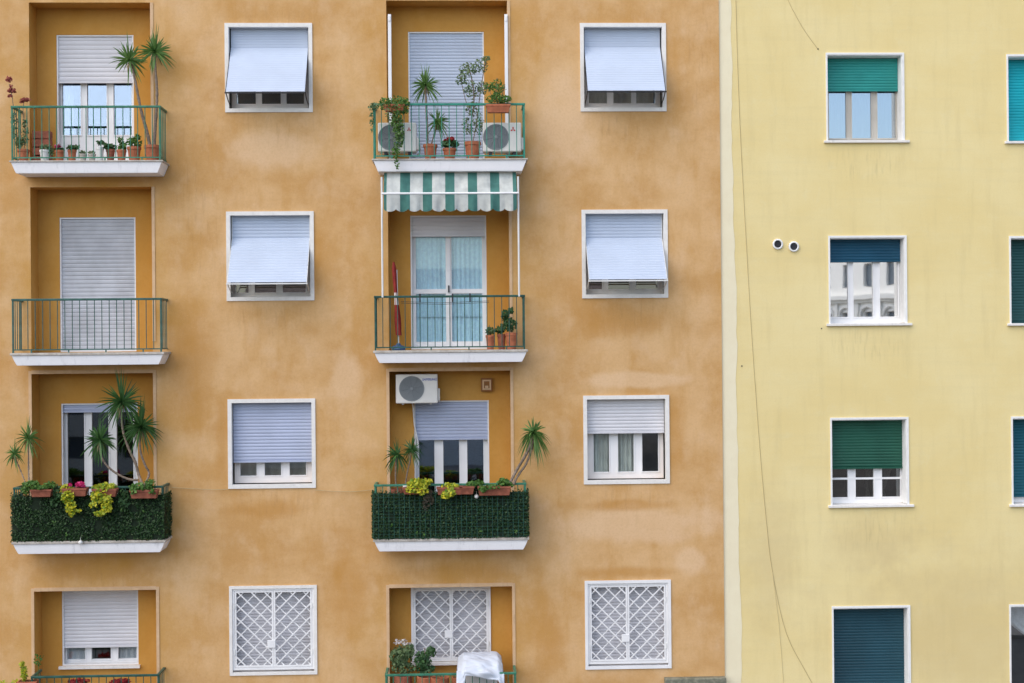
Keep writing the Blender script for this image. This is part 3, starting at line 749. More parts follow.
# ------------------------------------------------------------------ plants
def rv(rnd): 
    while True:
        v=Vector((rnd.uniform(-1,1),rnd.uniform(-1,1),rnd.uniform(-1,1)))
        if .05<v.length<1: return v
def cluster(mb,c,rx,ry,rz,n,L,W,rnd,mi=0,hollow=.0):
    c=Vector(c)
    for _ in range(n):
        v=rv(rnd); 
        p=c+Vector((v.x*rx,v.y*ry,v.z*rz)); nr=(rv(rnd)+Vector((0,-.9,.5)))
        mb.leaf(p,rv(rnd),nr,L*rnd.uniform(.6,1.3),W*rnd.uniform(.6,1.3),mi)
def blades(mb,c,r,n,rnd,w=.022,up=.25,droop=.35,spike=0,yf=1.):
    c=Vector(c); w*=1.45
    for i in range(n):
        v=rv(rnd).normalized(); v.z=v.z*.85+up; v.y*=yf; v.normalize()
        L=r*rnd.uniform(.75,1.12); side=v.cross(Vector((0,1,.3))+rv(rnd)*.4).normalized()
        ww=w*rnd.uniform(.7,1.2); prev=None; b=len(mb.v); k=4
        for j in range(k+1):
            t=j/k; p=c+v*L*t+Vector((0,0,-droop*L*t*t*(1-max(0,v.z))))
            wj=ww*(.55+.9*t)*(1-t)**.7*1.0 if t>0 else ww*.6
            if j==k: wj=.001
            mb.v+= [tuple(p-side*wj*.5),tuple(p+side*wj*.5)]
        for j in range(k): mb.f.append((b+2*j,b+2*j+1,b+2*j+3,b+2*j+2)); mb.m.append(0)
    for i in range(spike):
        a=rnd.uniform(-.22,.22); v=Vector((a,rnd.uniform(-.15,.15),1)).normalized(); side=Vector((1,rnd.uniform(-.5,.5),0)).normalized(); L=r*rnd.uniform(1.1,1.55)
        b=len(mb.v)
        for j in range(4):
            t=j/3; wj=w*(1-t)*.9+.001; p=c+v*L*t; mb.v+=[tuple(p-side*wj*.5),tuple(p+side*wj*.5)]
        for j in range(3): mb.f.append((b+2*j,b+2*j+1,b+2*j+3,b+2*j+2)); mb.m.append(0)
def pot(root,x,y,z,r,h,m,name='pot',soil=True):
    mb=MB(); mb.lathe((x,y,z),[(r*.66,0),(r*.70,.005),(r*.90,h*.80),(r*.92,h*.81),(r*1.0,h*.82),(r*1.0,h*.99),(r*.98,h),(r*.88,h),(r*.86,h*.9)],18)
    o=mb.build(name,m,root,smooth=False)
    if soil: MB().lathe((x,y,z),[(r*.86,h*.89),(r*.5,h*.93),(.01,h*.94)],14).build('soil',M['soil'],root)
    return o
def troughbox(root,x0,x1,y0,y1,z0,z1,m):
    mb=MB(); t=.012; i=.02
    b=len(mb.v)
    mb.v+=[(x0+i,y0+i,z0),(x1-i,y0+i,z0),(x1-i,y1-i,z0),(x0+i,y1-i,z0),(x0,y0,z1-.03),(x1,y0,z1-.03),(x1,y1,z1-.03),(x0,y1,z1-.03)]
    for q in ((0,3,2,1),(0,1,5,4),(1,2,6,5),(2,3,7,6),(3,0,4,7)): mb.f.append(tuple(b+k for k in q)); mb.m.append(0)
    frame_h=[(x0-.008,x1+.008,y0-.008,y0+t),(x0-.008,x1+.008,y1-t,y1+.008),(x0-.008,x0+t,y0+t,y1-t),(x1-t,x1+.008,y0+t,y1-t)]
    for (p,q,r,s) in frame_h: mb.box(p,q,r,s,z1-.03,z1)
    mb.build('planter_box',m,root)
    MB().box(x0+t,x1-t,y0+t,y1-t,z1-.04,z1-.015).build('soil',M['soil'],root)
def curve(pts,k=5):
    p=[Vector(v) for v in pts]; q=[]
    for i in range(len(p)-1):
        p0,p1,p2,p3=p[max(i-1,0)],p[i],p[i+1],p[min(i+2,len(p)-1)]
        for j in range(k):
            t=j/k; q.append(.5*((2*p1)+(-p0+p2)*t+(2*p0-5*p1+4*p2-p3)*t*t+(-p0+3*p1-3*p2+p3)*t**3))
    return q+[p[-1]]
GP='potted plants on the balconies'
def potted(key,label,px0,px1,ptop,Y,m,seed,cat='potted plant',name='potted_plant',group=GP):
    """a pot standing on the balcony floor, its foliage added by the caller"""
    zb=B[key]['zt']+.001; zt=Z((px0+px1)/2,ptop,Y); x0,x1=X(px0,ptop,Y),X(px1,ptop,Y)
    x=(x0+x1)/2; r=(x1-x0)/2; h=max(.08,zt-zb)
    root=thing(name,label,cat,(x,Y,zb),group)
    pot(root,x,Y,zb,r,h,m)
    return root,random.Random(seed),Vector((x,Y,zt))
def foliage(root,specs,m,L=.05,W=.03,seed=1,name='foliage'):
    rnd=random.Random(seed); mb=MB()
    for (px,py,Y,rx,rz,n) in specs:
        x,z=at(px,py,Y); s=.01688; cluster(mb,(x,Y,z),rx*s,min(.14,rx*s),rz*s,int(n*1.6),L*1.25,W*1.45,rnd)
    return mb.build(name,m,root)
def stems(root,lst,m,name='stem'):
    mb=MB()
    for pts,r in lst: mb.tube(curve([P3(a,b,Y) for a,b,Y in pts]),r,5)
    return mb.build(name,m,root)
def yucca(root,trunks,crowns,ml,mt,seed,w=.024,up=.25,droop=.35,yf=.8):
    rnd=random.Random(seed)
    for pts,r0,r1 in trunks:
        q=curve([P3(a,b,Y) for a,b,Y in pts]); q=[a+(b-a)*f for a,b in zip(q,q[1:]) for f in (0,.34,.67)]+[q[-1]]; n=len(q)
        MB().tube(q,[(r0+(r1-r0)*i/(n-1))*1.12+rnd.uniform(-.0035,.0035) for i in range(n)],7).build('trunk',mt,root,smooth=True)
    for (px,py,Y,rp,n,sp) in crowns:
        mb=MB(); dr=droop*rnd.uniform(.8,1.7); blades(mb,P3(px+rnd.uniform(-.6,.6),py,Y),rp*.0171*rnd.uniform(.95,1.06),int(n*rnd.uniform(.9,1.2)),rnd,w*rnd.uniform(.85,1.2),up,dr,sp,yf); mb.build('crown',ml,root)
        mb=MB(); c0=P3(px,py+2.5,Y)
        for _ in range(11):
            a=rnd.uniform(0,6.28); v=Vector((math.cos(a)*.5,math.sin(a)*.4,-1)).normalized(); L=rp*.0171*rnd.uniform(.35,.75); q=c0+Vector((v.x*.03,v.y*.03,0)); m1=q+v*L*.5+Vector((v.x*.05,v.y*.05,.02)); e1=q+v*L
            sd=Vector((-v.y,v.x,0)).normalized()*.011; mb.quad(q-sd,q+sd,m1+sd,m1-sd); mb.quad(m1-sd,m1+sd,e1)
        mb.build('dead_leaf',M['dry_yellow'],root)
k=('L',0)
root,rnd,top=potted(k,'tall two-trunked yucca in terracotta pot, right end of the top left balcony',144,161,145.5,-.30,M['terra'],3,'yucca','yucca')
yucca(root,[([(154,146,-.3),(155.5,125,-.3),(157,95,-.28),(155.5,70,-.27),(155,54,-.27)],.026,.017),([(150,146,-.3),(147,132,-.3),(141,110,-.28),(135,80,-.27),(131,62,-.26)],.028,.017)],
      [(155,52,-.27,18.5,60,3),(129.5,60,-.26,18,60,2)],M['yucca'],M['bark'],5)
for args in (('bushy green plant in a round terracotta pot, nearest the yucca pot',127,141.2,147,-.30,M['terra']),('low plant in a small terracotta pot, between round pot and white vase',116.5,126.5,150,-.31,M['terra']),
             ('small leafy plant in a dark terracotta pot beside the white vase',106,115,149.5,-.26,M['terra_dark']),('white vase with a drooping green plant on the top left balcony',96,104,147,-.33,M['white_plastic']),
             ('dark leafy plant in terracotta pot left of the two little grey pots',67.5,76.5,150,-.32,M['terra']),('pink flowered plant in a terracotta pot beside the white bucket planter',54.5,64.5,150.5,-.32,M['terra']),
             ('small leafy plant in a white bucket planter on the top left balcony',39.5,50,150,-.36,M['white_plastic'])):
    root,rnd,top=potted(k,*args[:4],args[4],args[5],7); i=args[1]
    if i==127: foliage(root,[(134,142,-.3,7.5,5,70),(137,137,-.3,4,3,20)],M['leaf'],.055,.03,1)
    elif i==116.5: foliage(root,[(122,146,-.31,5,4,40),(121,140,-.31,3,3,14)],M['leaf'],.05,.03,2)
    elif i==106: foliage(root,[(110,147,-.26,6,3,40)],M['leaf_dark'],.05,.03,3)
    elif i==96: foliage(root,[(101,143,-.33,4,2.5,22),(106,146.5,-.33,3.5,3,20)],M['leaf_dark'],.05,.03,4)
    elif i==67.5: foliage(root,[(72,148,-.32,5.5,2.5,36),(77,147,-.32,2.5,1.5,10)],M['leaf_dark'],.055,.032,5)
    elif i==54.5:
        foliage(root,[(59,149,-.32,5,2.5,30)],M['leaf_dark'],.045,.03,6); foliage(root,[(57.5,146.3,-.34,2.8,2.2,20)],M['flower_pink'],.03,.03,8,'flower'); foliage(root,[(58.5,144.8,-.34,2.2,1,8)],M['flower_white'],.03,.03,8,'flower')
    else: foliage(root,[(46,147.5,-.36,6,3,46),(51,151,-.36,3,4,24)],M['leaf_dull'],.045,.03,9)
for a,b,nm in ((79,87,'left small grey pot of the pair of pebble-low succulents'),(88,96,'right small grey pot of the pair of pebble-low succulents')):
    root,rnd,top=potted(k,nm,a,b,154,-.34,M['cap'],7); foliage(root,[((a+b)/2,152.5,-.34,3.6,1.8,24)],M['leaf_dull'],.03,.02,int(a))
root,rnd,top=potted(k,'tall leggy succulent with dusty red flower heads, left end of top left balcony',17.5,29.5,149.5,-.30,M['terra'],9)
stems(root,[([(22,150,-.3),(20,130,-.3),(14,110,-.32),(12,96,-.33),(9,84,-.33)],.006),([(24,150,-.3),(25,128,-.3),(23,112,-.3),(24,101,-.3)],.006),([(20,150,-.3),(16,130,-.28),(12,115,-.28)],.005)],M['bark'])
foliage(root,[(14,125,-.3,3.5,14,60),(25,132,-.3,3.5,16,60),(20,143,-.3,6,6,40)],M['leaf_dull'],.045,.02,12)
foliage(root,[(9,79.5,-.33,3.2,2.6,30),(12,90.5,-.33,3.8,2.6,34),(9.5,96,-.33,2.6,1,12),(11.5,86,-.33,1.8,1.2,10),(25,99.8,-.3,6,1.4,40),(22,101.5,-.3,2.4,1,12)],M['flower_dusty'],.035,.028,13,'flower')
# wooden crate on the floor behind
zc=B[k]['zt']+.001; cr=MB(); x0,x1=X(33.5,140,-.05),X(50,140,-.05); zc1=Z(40,131,-.05)
for j in range(4): 
    za=zc+(zc1-zc)*j/4; cr.box(x0,x1,-.12,-.105,za+.012,zc+(zc1-zc)*(j+1)/4-.012)
    cr.box(x0,x1,.085,.10,za+.012,zc+(zc1-zc)*(j+1)/4-.012)
cr.box(x0,x0+.03,-.104,.084,zc,zc1); cr.box(x1-.03,x1,-.104,.084,zc,zc1)
tag(cr.build('wooden_crate',M['terra_dark']),'reddish slatted crate standing behind the white bucket planter','crate')

# middle top balcony
k=('M',0)
root,rnd,top=potted(k,'yucca with one tall and one low head beside the left air conditioner',423,437.5,144.5,-.30,M['terra'],4,'yucca','yucca')
yucca(root,[([(427.5,146,-.3),(427,125,-.3),(426,100,-.3),(425.6,86,-.3)],.018,.015),([(431,146,-.3),(434,134,-.3),(436.5,124,-.3)],.011,.009)],[(425.7,85.5,-.3,17,64,8),(437,122,-.3,13,44,3)],M['yucca'],M['bark'],8)
root,rnd,top=potted(k,'red flowered cyclamen in a small terracotta pot between the yucca and the slender tree',442.5,456.5,148.5,-.32,M['terra'],4)
foliage(root,[(449.5,144,-.32,9,4,90)],M['leaf_dark'],.05,.035,21); foliage(root,[(449.5,139.5,-.34,5.5,2.4,50)],M['flower_red'],.035,.03,22,'flower')
root,rnd,top=potted(k,'slender small-leaved tree in a terracotta pot left of the right air conditioner',464,481,142,-.28,M['terra'],4,'potted tree','potted_tree')
stems(root,[([(472,142,-.28),(471,125,-.28),(474,100,-.28),(472,80,-.28),(468,66,-.28)],.011),([(473,142,-.28),(477,120,-.28),(480,95,-.28),(484,70,-.28),(487,58,-.28)],.008),([(472,118,-.28),(465,98,-.28),(460,75,-.28)],.006),([(473,100,-.28),(480,88,-.28),(486,84,-.28)],.005)],M['bark'],'trunk')
foliage(root,[(468,70,-.28,9,8,90),(462,80,-.28,7,5,50),(480,66,-.26,8,7,60),(486,58.5,-.28,5,2.5,26),(472,90,-.28,9,9,80),(484,88,-.28,8,7,50),(473,108,-.28,8,9,60),(478,124,-.28,7,11,60),(467,126,-.28,5,9,36)],M['leaf_dull'],.045,.02,23)
def railbox(label,px0,px1,py0,py1,Yc,m=None,depth=.16):
    x0,x1=X(px0,py1,Yc-depth/2),X(px1,py1,Yc-depth/2); z0,z1=Z(px0,py1,Yc-depth/2),Z(px0,py0,Yc-depth/2)
    root=thing('window_box',label,'planter',((x0+x1)/2,Yc,z0),'planters hooked on the balcony rails'); troughbox(root,x0,x1,Yc-depth/2,Yc+depth/2,z0,z1,m or M['terra']); 
    hk=MB()
    for x in (x0+.06,x1-.06): hk.box(x-.006,x+.006,min(RY+.02,Yc),max(RY+.02,Yc),z1-.006,z1+.004)
    hk.build('hook',M['dark'],root)
    return root
root=railbox('terracotta planter with feathery green plants above the right air conditioner',486.5,510,104,112,-.60)
stems(root,[([(497,104,-.60),(496,90,-.60),(497,78,-.60)],.006),([(499,104,-.60),(503,92,-.60),(505,84,-.60)],.005),([(495,104,-.60),(490,92,-.60),(487,85,-.60)],.005)],M['bark'])
foliage(root,[(497,88,-.60,9,9,110),(489,86,-.60,5,4,30),(498,99,-.60,13,4.5,130),(506,99,-.60,6,4,50)],M['leaf'],.045,.018,24)
root=railbox('hidden planter with trailing creeper spilling over the left air conditioner',384,404,104,111,-.60)
foliage(root,[(385,104,-.60,8,6,90),(396,105,-.62,11,9,200),(404,106,-.62,6,9,90),(397,122,-.66,6,11,130),(400,135,-.66,5,12,90),(396,150,-.66,4,8,50),(397,163,-.66,2.2,6,20)],M['leaf'],.04,.022,25)
foliage(root,[(398,130,-.67,6,18,90),(392,112,-.64,8,9,70),(372,118,-.60,2.2,15,50),(375,106,-.58,7,3,40)],M['leaf_dull'],.035,.02,26)

# ------------------------------------------------------------------ air conditioners
def ac(label,px0,px1,py0,py1,Yf,depth,fan,logo,feet=True,wall=False):
    x0,x1=X(px0,py1,Yf),X(px1,py1,Yf); z0,z1=Z((px0+px1)/2,py1,Yf),Z((px0+px1)/2,py0,Yf)
    root=thing('air_conditioner',label,'air conditioner',((x0+x1)/2,Yf+depth/2,z0),'outdoor air conditioning units')
    MB().box(x0,x1,Yf,Yf+depth,z0,z1).build('casing',M['ac'],root,bevel=.018)
    fx,fz=at(*fan[:2],Yf); r=fan[2]*.0168
    mb=MB(); mb.lathe((fx,Yf,fz),[(r+.012,-.002),(r+.01,-.012),(r-.004,-.012),(r-.006,-.003)],28,axis='y')
    for q in range(1,9): 
        rr=r*q/9; mb.lathe((fx,Yf,fz),[(rr-.004,-.006),(rr-.004,-.011),(rr+.003,-.011),(rr+.003,-.006)],24,axis='y') if False else mb.tube([(fx+rr*math.cos(t),Yf-.009,fz+rr*math.sin(t)) for t in [2*math.pi*i/24 for i in range(25)]],.0032,4)
    for q in range(8):
        t=math.pi*q/4+.2; mb.tube([(fx,Yf-.009,fz),(fx+r*math.cos(t),Yf-.009,fz+r*math.sin(t))],.004,4)
    mb.build('fan_guard',M['grille'],root)
    MB().lathe((fx,Yf,fz),[(r-.006,-.0015),(.02,-.0025),(.001,-.003)],24,axis='y').build('fan_opening',M['fan_dark'],root)
    MB().lathe((fx,Yf,fz),[(.035,-.008),(.03,-.014),(.001,-.015)],14,axis='y').build('fan_hub',M['grille'],root)
    ft=MB()
    for x in (x0+.1,x1-.14):
        if wall: ft.box(x,x+.03,Yf+.06,BY-.003,z0-.022,z0-.002)
        else: ft.box(x,x+.05,Yf+.02,Yf+depth-.02,z0-.05,z0-.001)
    ft.build('bracket' if wall else 'foot',M['white_plastic'] if wall else M['dark'],root)
    MB().box(x1,x1+.035,Yf+.06,Yf+depth-.05,z0+.04,z0+(z1-z0)*.5).build('valve_cover',M['ac'],root,bevel=.008)
    if not wall:
        h=MB(); h.tube(curve([(x1+.02,Yf+depth-.08,z0+.2),(x1+.05,Yf+depth+.02,z0+.12),(x1+.03,Yf+depth+.2,z0+.02),(x1-.1,BY-.03,z0+.05),(x1-.12,BY-.02,z0+.5)]),.012,6); h.build('hose',M['white_plastic'],root)
    return root,x0,x1,z0,z1
def diamonds(root,px,py,Yf,s):
    cx,cz=at(px,py,Yf); mb=MB()
    for a in (90,210,330):
        u=Vector((math.cos(R(a)),0,math.sin(R(a)))); v=Vector((-u.z,0,u.x)); c=Vector((cx,Yf-.004,cz))
        mb.quad(c,c+u*s*.5+v*s*.29,c+u*s,c+u*s*.5-v*s*.29)
    mb.build('emblem',M['redmark'],root)
    t=MB()
    for j in range(8): t.box(cx-.055+j*.0145,cx-.047+j*.0145,Yf-.004,Yf-.001,cz-.055,cz-.044)
    return root
def text(root,s,px,py,Yf,size,m,shear=0):
    cu=bpy.data.curves.new('lettering','FONT'); cu.body=s; cu.size=size; cu.align_x='CENTER'; cu.align_y='CENTER'; cu.extrude=.001; cu.shear=shear
    o=bpy.data.objects.new('lettering_source',cu); COL.objects.link(o); bpy.context.view_layer.update()
    me=bpy.data.meshes.new_from_object(o.evaluated_get(bpy.context.evaluated_depsgraph_get())); bpy.data.objects.remove(o)
    v=P3(px,py,Yf); me.transform(Matrix.Translation((v.x,Yf-.004,v.z)) @ Matrix.Rotation(R(90),4,'X')); me.materials.clear(); me.materials.append(m)
    ob=bpy.data.objects.new('lettering',me); COL.objects.link(ob); ob.parent=root; ob.matrix_parent_inverse=Matrix.Translation(world_loc(root)).inverted(); return ob
zfl=B[('M',0)]['zt']
root,*_=ac('outdoor air conditioner under the trailing creeper, left end of the balcony',378,416.5,122.5,151.5,-.36,.28,(391,137.5,12.2),0)
diamonds(root,409,129.5,-.36,.04)
root,*_=ac('outdoor air conditioner under the feathery green planter, right end of the balcony',483,521.5,122.5,151.5,-.36,.28,(496,137,12.2),0)
diamonds(root,513,129.5,-.36,.05)
root,x0,x1,z0,z1=ac('air conditioner hung high on the recess wall with a grey pipe below it',395.8,437.8,374.2,403.4,.06,.30,(411.6,388.6,12.0),0,wall=True)
text(root,'SAMSUNG',429.5,379.5,.06,.055,M['blue'],.2)
pipe=MB(); pipe.tube(curve([P3(412.5,403.5,BY-.06),P3(413.5,412,BY-.04),P3(414.5,425,BY-.03),P3(417,438,BY-.03),P3(418,446,BY-.03)]),.013,7); pipe.build('drain_pipe',M['white_plastic'],root)

# siren box
x0,x1,zz0,zz1=X(481,385,BY-.08),X(492.4,385,BY-.08),Z(487,391.5,BY-.08),Z(487,378,BY-.08)
root=thing('alarm_box','small brown and cream box on the recess wall right of the hung air conditioner','alarm box',((x0+x1)/2,BY,zz0))
MB().box(x0,x1,BY-.08,BY-.003,zz0,zz1).build('casing',M['brown_box'],root,bevel=.008)
fr=MB(); frame_ring(fr,x0+.025,x1-.025,zz0+.03,zz1-.03,.025,BY-.088,BY-.081); fr.box(x0+.07,x1-.07,BY-.086,BY-.081,zz0+.058,zz0+.10); fr.build('front_panel',M['tan'],root)

# ------------------------------------------------------------------ awning
ax0,ax1=X(384,193,-.5),X(516.5,193,-.5); ztop=B[('M',0)]['zt']-.21; zbar=Z(450,193.5,-.60); zval=Z(450,211.5,-.60)
aw=thing('awning','green and white striped awning with scalloped valance under the middle balcony','awning',((ax0+ax1)/2,-.5,zval))
edges=[113,122,165,197,238,268,310,340,383,413,455,485,528,540]; e0,e1=edges[0],edges[-1]
fx=[ax0+(ax1-ax0)*(e-e0)/(e1-e0) for e in edges]
cn=MB(); vl=MB()
for i in range(len(fx)-1):
    mi=0 if i%2==0 else 1; nseg=4
    for j in range(nseg):
        xa_=fx[i]+(fx[i+1]-fx[i])*j/nseg; xb_=fx[i]+(fx[i+1]-fx[i])*(j+1)/nseg
        prev=None
        for s_ in range(5):
            t=s_/4; yy=-.40-.20*t; zz=ztop+(zbar-ztop)*t
            wv=lambda x_,t_: .02*math.sin(math.pi*t_)*(math.sin(x_*9+t_*3)+.6*math.sin(x_*23))
            if prev: cn.quad((xa_,prev[0]+wv(xa_,prev[2]),prev[1]),(xb_,prev[0]+wv(xb_,prev[2]),prev[1]),(xb_,yy+wv(xb_,t),zz),(xa_,yy+wv(xa_,t),zz),mi=mi)
            prev=(yy,zz,t)
nsc=11; sw=(ax1-ax0)/nsc; NN=132
def vz(x): 
    u=((x-ax0)/sw)%1; return zval+.045*(1-math.sin(math.pi*min(max(u,0),1))**.6)
bx=sorted(set([ax0+(ax1-ax0)*i/NN for i in range(NN+1)]+fx))
for i in range(len(bx)-1):
    a_,b_=bx[i],bx[i+1]
    if b_-a_<1e-5: continue
    m_=(a_+b_)/2; st=sum(1 for e in fx if e<m_)-1; mi=0 if st%2==0 else 1
    wa,wb_=[.022*math.sin(q*19)+.01*math.sin(q*41) for q in (a_,b_)]
    vl.quad((a_,-.606,zbar),(b_,-.606,zbar),(b_,-.606+wb_,vz(b_)),(a_,-.606+wa,vz(a_)),mi=mi)
cn.build('canopy',[M['awn_green'],M['awn_white']],aw); vl.build('valance',[M['awn_green'],M['awn_white']],aw)
MB().tube([(ax0-.03,-.60,zbar+.003),(ax1+.03,-.60,zbar+.003)],.019,8).build('front_bar',M['white'],aw)
for px in (382.2,518.6):
    x=X(px,240,-.535); MB().tube([(x,-.56,zbar+.28),(x,-.56,B[('M',1)]['zr']-.03)],.016,8).build('pole',M['white_plastic'],aw)
    x2=ax0-.02 if px<450 else ax1+.02
    MB().tube([(x,-.56,B[('M',1)]['zr']+1.15),(x2,-.585,zbar)],.008,6).build('arm',M['white'],aw)
for px,lb in ((389.9,'thin white upright awning post left of the closed white shutter'),(506.3,'thin white upright awning post right of the closed white shutter')):
    x=X(px,60,-.02); zt=Z(px,14.5,-.02); p=MB(); p.box(x-.028,x+.028,-.05,-.015,B[('M',0)]['zt']+.001,zt); p.box(x-.02,x+.02,-.062,-.051,zt-.12,zt-.03)
    tag(p.build('awning_post',M['white'],None,bevel=.006),lb,'post','awning posts on the top balcony')

# ------------------------------------------------------------------ balcony under the awning
k=('M',1)
zf=B[k]['zt']+.001
x=X(398.5,345,-.1)
um=thing('beach_umbrella','folded red and white beach umbrella in a blue base behind the balcony rail','umbrella',(x,-.1,zf))
MB().lathe((x,-.1,zf),[(.11,0),(.12,.03),(.10,.07),(.04,.09),(.03,.12)],16).build('base',M['cyan'],um)
MB().tube([(x,-.1,zf+.12),(x-.02,-.08,zf+1.35)],.012,6).build('pole',M['white_plastic'],um)
zu0,zu1=zf+.25,Z(394,262,-.1)
mb=MB(); n=14; rws=12; b=len(mb.v)
for j in range(rws+1):
    t=j/rws; zz=zu0+(zu1-zu0)*t; r=.042*(1-.5*t)+.02*math.sin(t*9)*.4
    if t>.96: r=.012
    for i in range(n):
        a=2*math.pi*i/n; rr=r*(1+.35*math.sin(a*5+t*4)); mb.v.append((x-.075*t+.005+rr*math.cos(a),-.1+rr*math.sin(a),zz))
for j in range(rws):
    for i in range(n):
        i2=(i+1)%n; mb.f.append((b+j*n+i,b+j*n+i2,b+(j+1)*n+i2,b+(j+1)*n+i)); mb.m.append(1 if (5<=j<=6 and i%3) else 0)
mb.build('canopy',[M['red'],M['white_plastic']],um,smooth=True)
for (lb,p0,p1,pt,Y,m,fol,cat) in (('small white-flowered plant in a terracotta pot, leftmost of the three by the rail end',485.5,495,335,-.22,'terra',[(490.5,331,-.22,5,4,50)],'leaf_dull'),
        ('middle terracotta pot of the three by the rail end, with low dark leaves',497,506,334,-.2,'terra_dark',[(500,330,-.2,5,4.5,50)],'leaf_dark'),
        ('tallest bushy plant of the three pots by the rail end',505,517.5,332.5,-.28,'terra',[(509,325,-.28,8,7,110),(505,316,-.28,4,6,40),(511,311,-.28,3,4,20)],'leaf_dark')):
    root,rnd,top=potted(k,lb,p0,p1,pt,Y,M[m],4); foliage(root,fol,M[cat],.05,.03,int(p0))
    stems(root,[([((p0+p1)/2,pt,Y),((p0+p1)/2-1,pt-10,Y)],.005)],M['bark'])
root_=None
cl=MB()
for dy,zz in ((0,301.5),(.05,303)):
    cl.tube([P3(401,zz,-.15+dy),P3(440,zz+1.4,-.15+dy),P3(489,zz-.6,-.15+dy)],.004,5)
zr=B[k]['zr']
for px in (420,452.5,470): cl.tube([P3(px,302,-.1),P3(px,297,-.3),P3(px,297,RY)],.005,5); cl.box(X(px,300,RY)-.012,X(px,300,RY)+.012,RY-.03,RY-.023,zr-.11,zr+.03)
tag(cl.build('drying_rack',M['dark']),'thin dark drying lines hooked behind the rail under the awning','drying rack')

# ------------------------------------------------------------------ leaf screens
def hedge(key,label,seed,py0,net):
    b=B[key]; rnd=random.Random(seed); zt=Z(90 if key[0]=='L' else 450,py0,RY-.03); zb=b['zt']-.02
    root=thing('leaf_screen',label,'leaf screen',((b['xl']+b['xr'])/2,RY,zb),'artificial leaf screens tied to the railings')
    xl,xr=b['xl']-.02,b['xr']+.02; mb=MB()
    nb=MB(); nb.box(xl,xr,RY-.030,RY-.022,zb+.03,zt-.01); nb.box(xl-.006,xl+.002,RY-.021,-.01,zb+.03,zt-.01); nb.box(xr-.002,xr+.006,RY-.021,-.01,zb+.03,zt-.01); nb.build('netting',M['net'],root)
    def put(p,n):
        mb.leaf(p,rv(rnd)+Vector((0,0,-.3)),n+rv(rnd)*.8,rnd.uniform(.028,.048),rnd.uniform(.018,.028))
    for _ in range(6200):
        x=rnd.uniform(xl-.015,xr+.015); z=rnd.uniform(zb+.02,zt+.01)
        if mathutils.noise.noise(Vector((x*5,seed,z*6)))>.38: continue
        put(Vector((x,RY-.045-rnd.uniform(-.01,.03)-.02*mathutils.noise.noise(Vector((x*4,seed,z*4))),z+(rnd.uniform(0,.05) if z>zt-.03 and rnd.random()<.4 else 0))),Vector((0,-1,.25)))
    for _ in range(500):
        z=rnd.uniform(zb+.02,zt+.01); y=rnd.uniform(RY,-.02)
        put(Vector((xl-.02-rnd.uniform(0,.015),y,z)),Vector((-1,-.2,.2))); put(Vector((xr+.02+rnd.uniform(0,.015),y,z)),Vector((1,-.2,.2)))
    mb.build('foliage',M['hedge'],root)
    if net:
        w=MB(); k=0
        xx=xl
        while xx<xr: w.tube([(xx,RY-.083,zb+.03),(xx,RY-.083,zt)],.004,3); xx+=.085
        zz=zb+.05
        while zz<zt: w.tube([(xl,RY-.085,zz),(xr,RY-.085,zz)],.0022,3); zz+=.055
        w.build('wire_mesh',M['rail_dark'],root)
    sp=MB()
    for _ in range(4 if not net else 5):
        c=Vector((rnd.uniform(xl+.1,xr-.1),RY-.085,rnd.uniform(zb+.1,zt-.1))); 
        for j in range(5): sp.leaf(c+rv(rnd)*.025,rv(rnd),Vector((0,-1,.2)),.04,.025)
    sp.build('pale_leaf_tuft',M['leaf'],root)
hedge(('L',2),'very dark leafy screen wrapped round the balcony below the hanging yellow plants',31,494.8,False)
hedge(('M',2),'netted green leaf screen wrapped round the balcony beneath the hung air conditioner',32,492,True)

# ------------------------------------------------------------------ left screened balcony plants
BX=RY-.115
root=thing('yucca','large yucca with three spiky heads on crooked stems before the dark glass door','yucca',tuple(P3(143,489,BX)))
yucca(root,[([(143,486,BX),(139,476,-.30),(135,462,-.3),(128,447,-.3),(122.5,428,-.3),(121,402,-.3)],.024,.016),([(144,486,BX),(149,474,-.3),(145,465,-.3),(140.5,452,-.3),(139.5,436,-.3),(140,424,-.3)],.018,.014),([(138,480,-.3),(128,479,-.3),(113,471,-.3),(103,460,-.3),(99,445,-.3)],.019,.013)],
      [(121.5,402,-.3,24,90,7),(140.5,427,-.3,22,85,6),(99.5,440,-.3,18,70,3)],M['yucca_dark'],M['bark'],14,.027,.15,.5)
x0,x1=X(130,491,BX-.08),X(157,491,BX-.08); troughbox(root,x0,x1,BX-.09,BX+.07,Z(143,498.5,BX-.09),Z(143,490,BX-.09),M['terra_dark'])
foliage(root,[(141,487,BX,12,4,130),(150,484,BX,5,5,50),(134,491,BX-.1,4,4,30),(152,492,BX-.1,3,3,20)],M['leaf'],.045,.025,41)
root=thing('yucca','thin two-headed yucca at the left end of the dark leaf screen','yucca',tuple(P3(26,489,BX)))
yucca(root,[([(29,488,BX),(28.5,470,-.3),(28.3,450,-.3),(28,440,-.3)],.012,.009),([(27,488,BX),(22,474,-.35),(17,462,-.35),(15,456,-.35)],.009,.008)],[(28,438,-.3,15.5,46,3),(14.5,454,-.35,11.5,32,2)],M['yucca'],M['bark'],15,.02,.25,.45)
troughbox(root,X(30.5,491,BX-.08),X(51,491,BX-.08),BX-.09,BX+.07,Z(40,497,BX-.09),Z(40,489.5,BX-.09),M['terra_dark'])
foliage(root,[(31,485,BX,9,4.5,100),(50,485,BX,6,3.5,50),(40,487,BX-.05,7,2.5,50),(25,490,-.53,5,4,36)],M['leaf'],.045,.028,42)
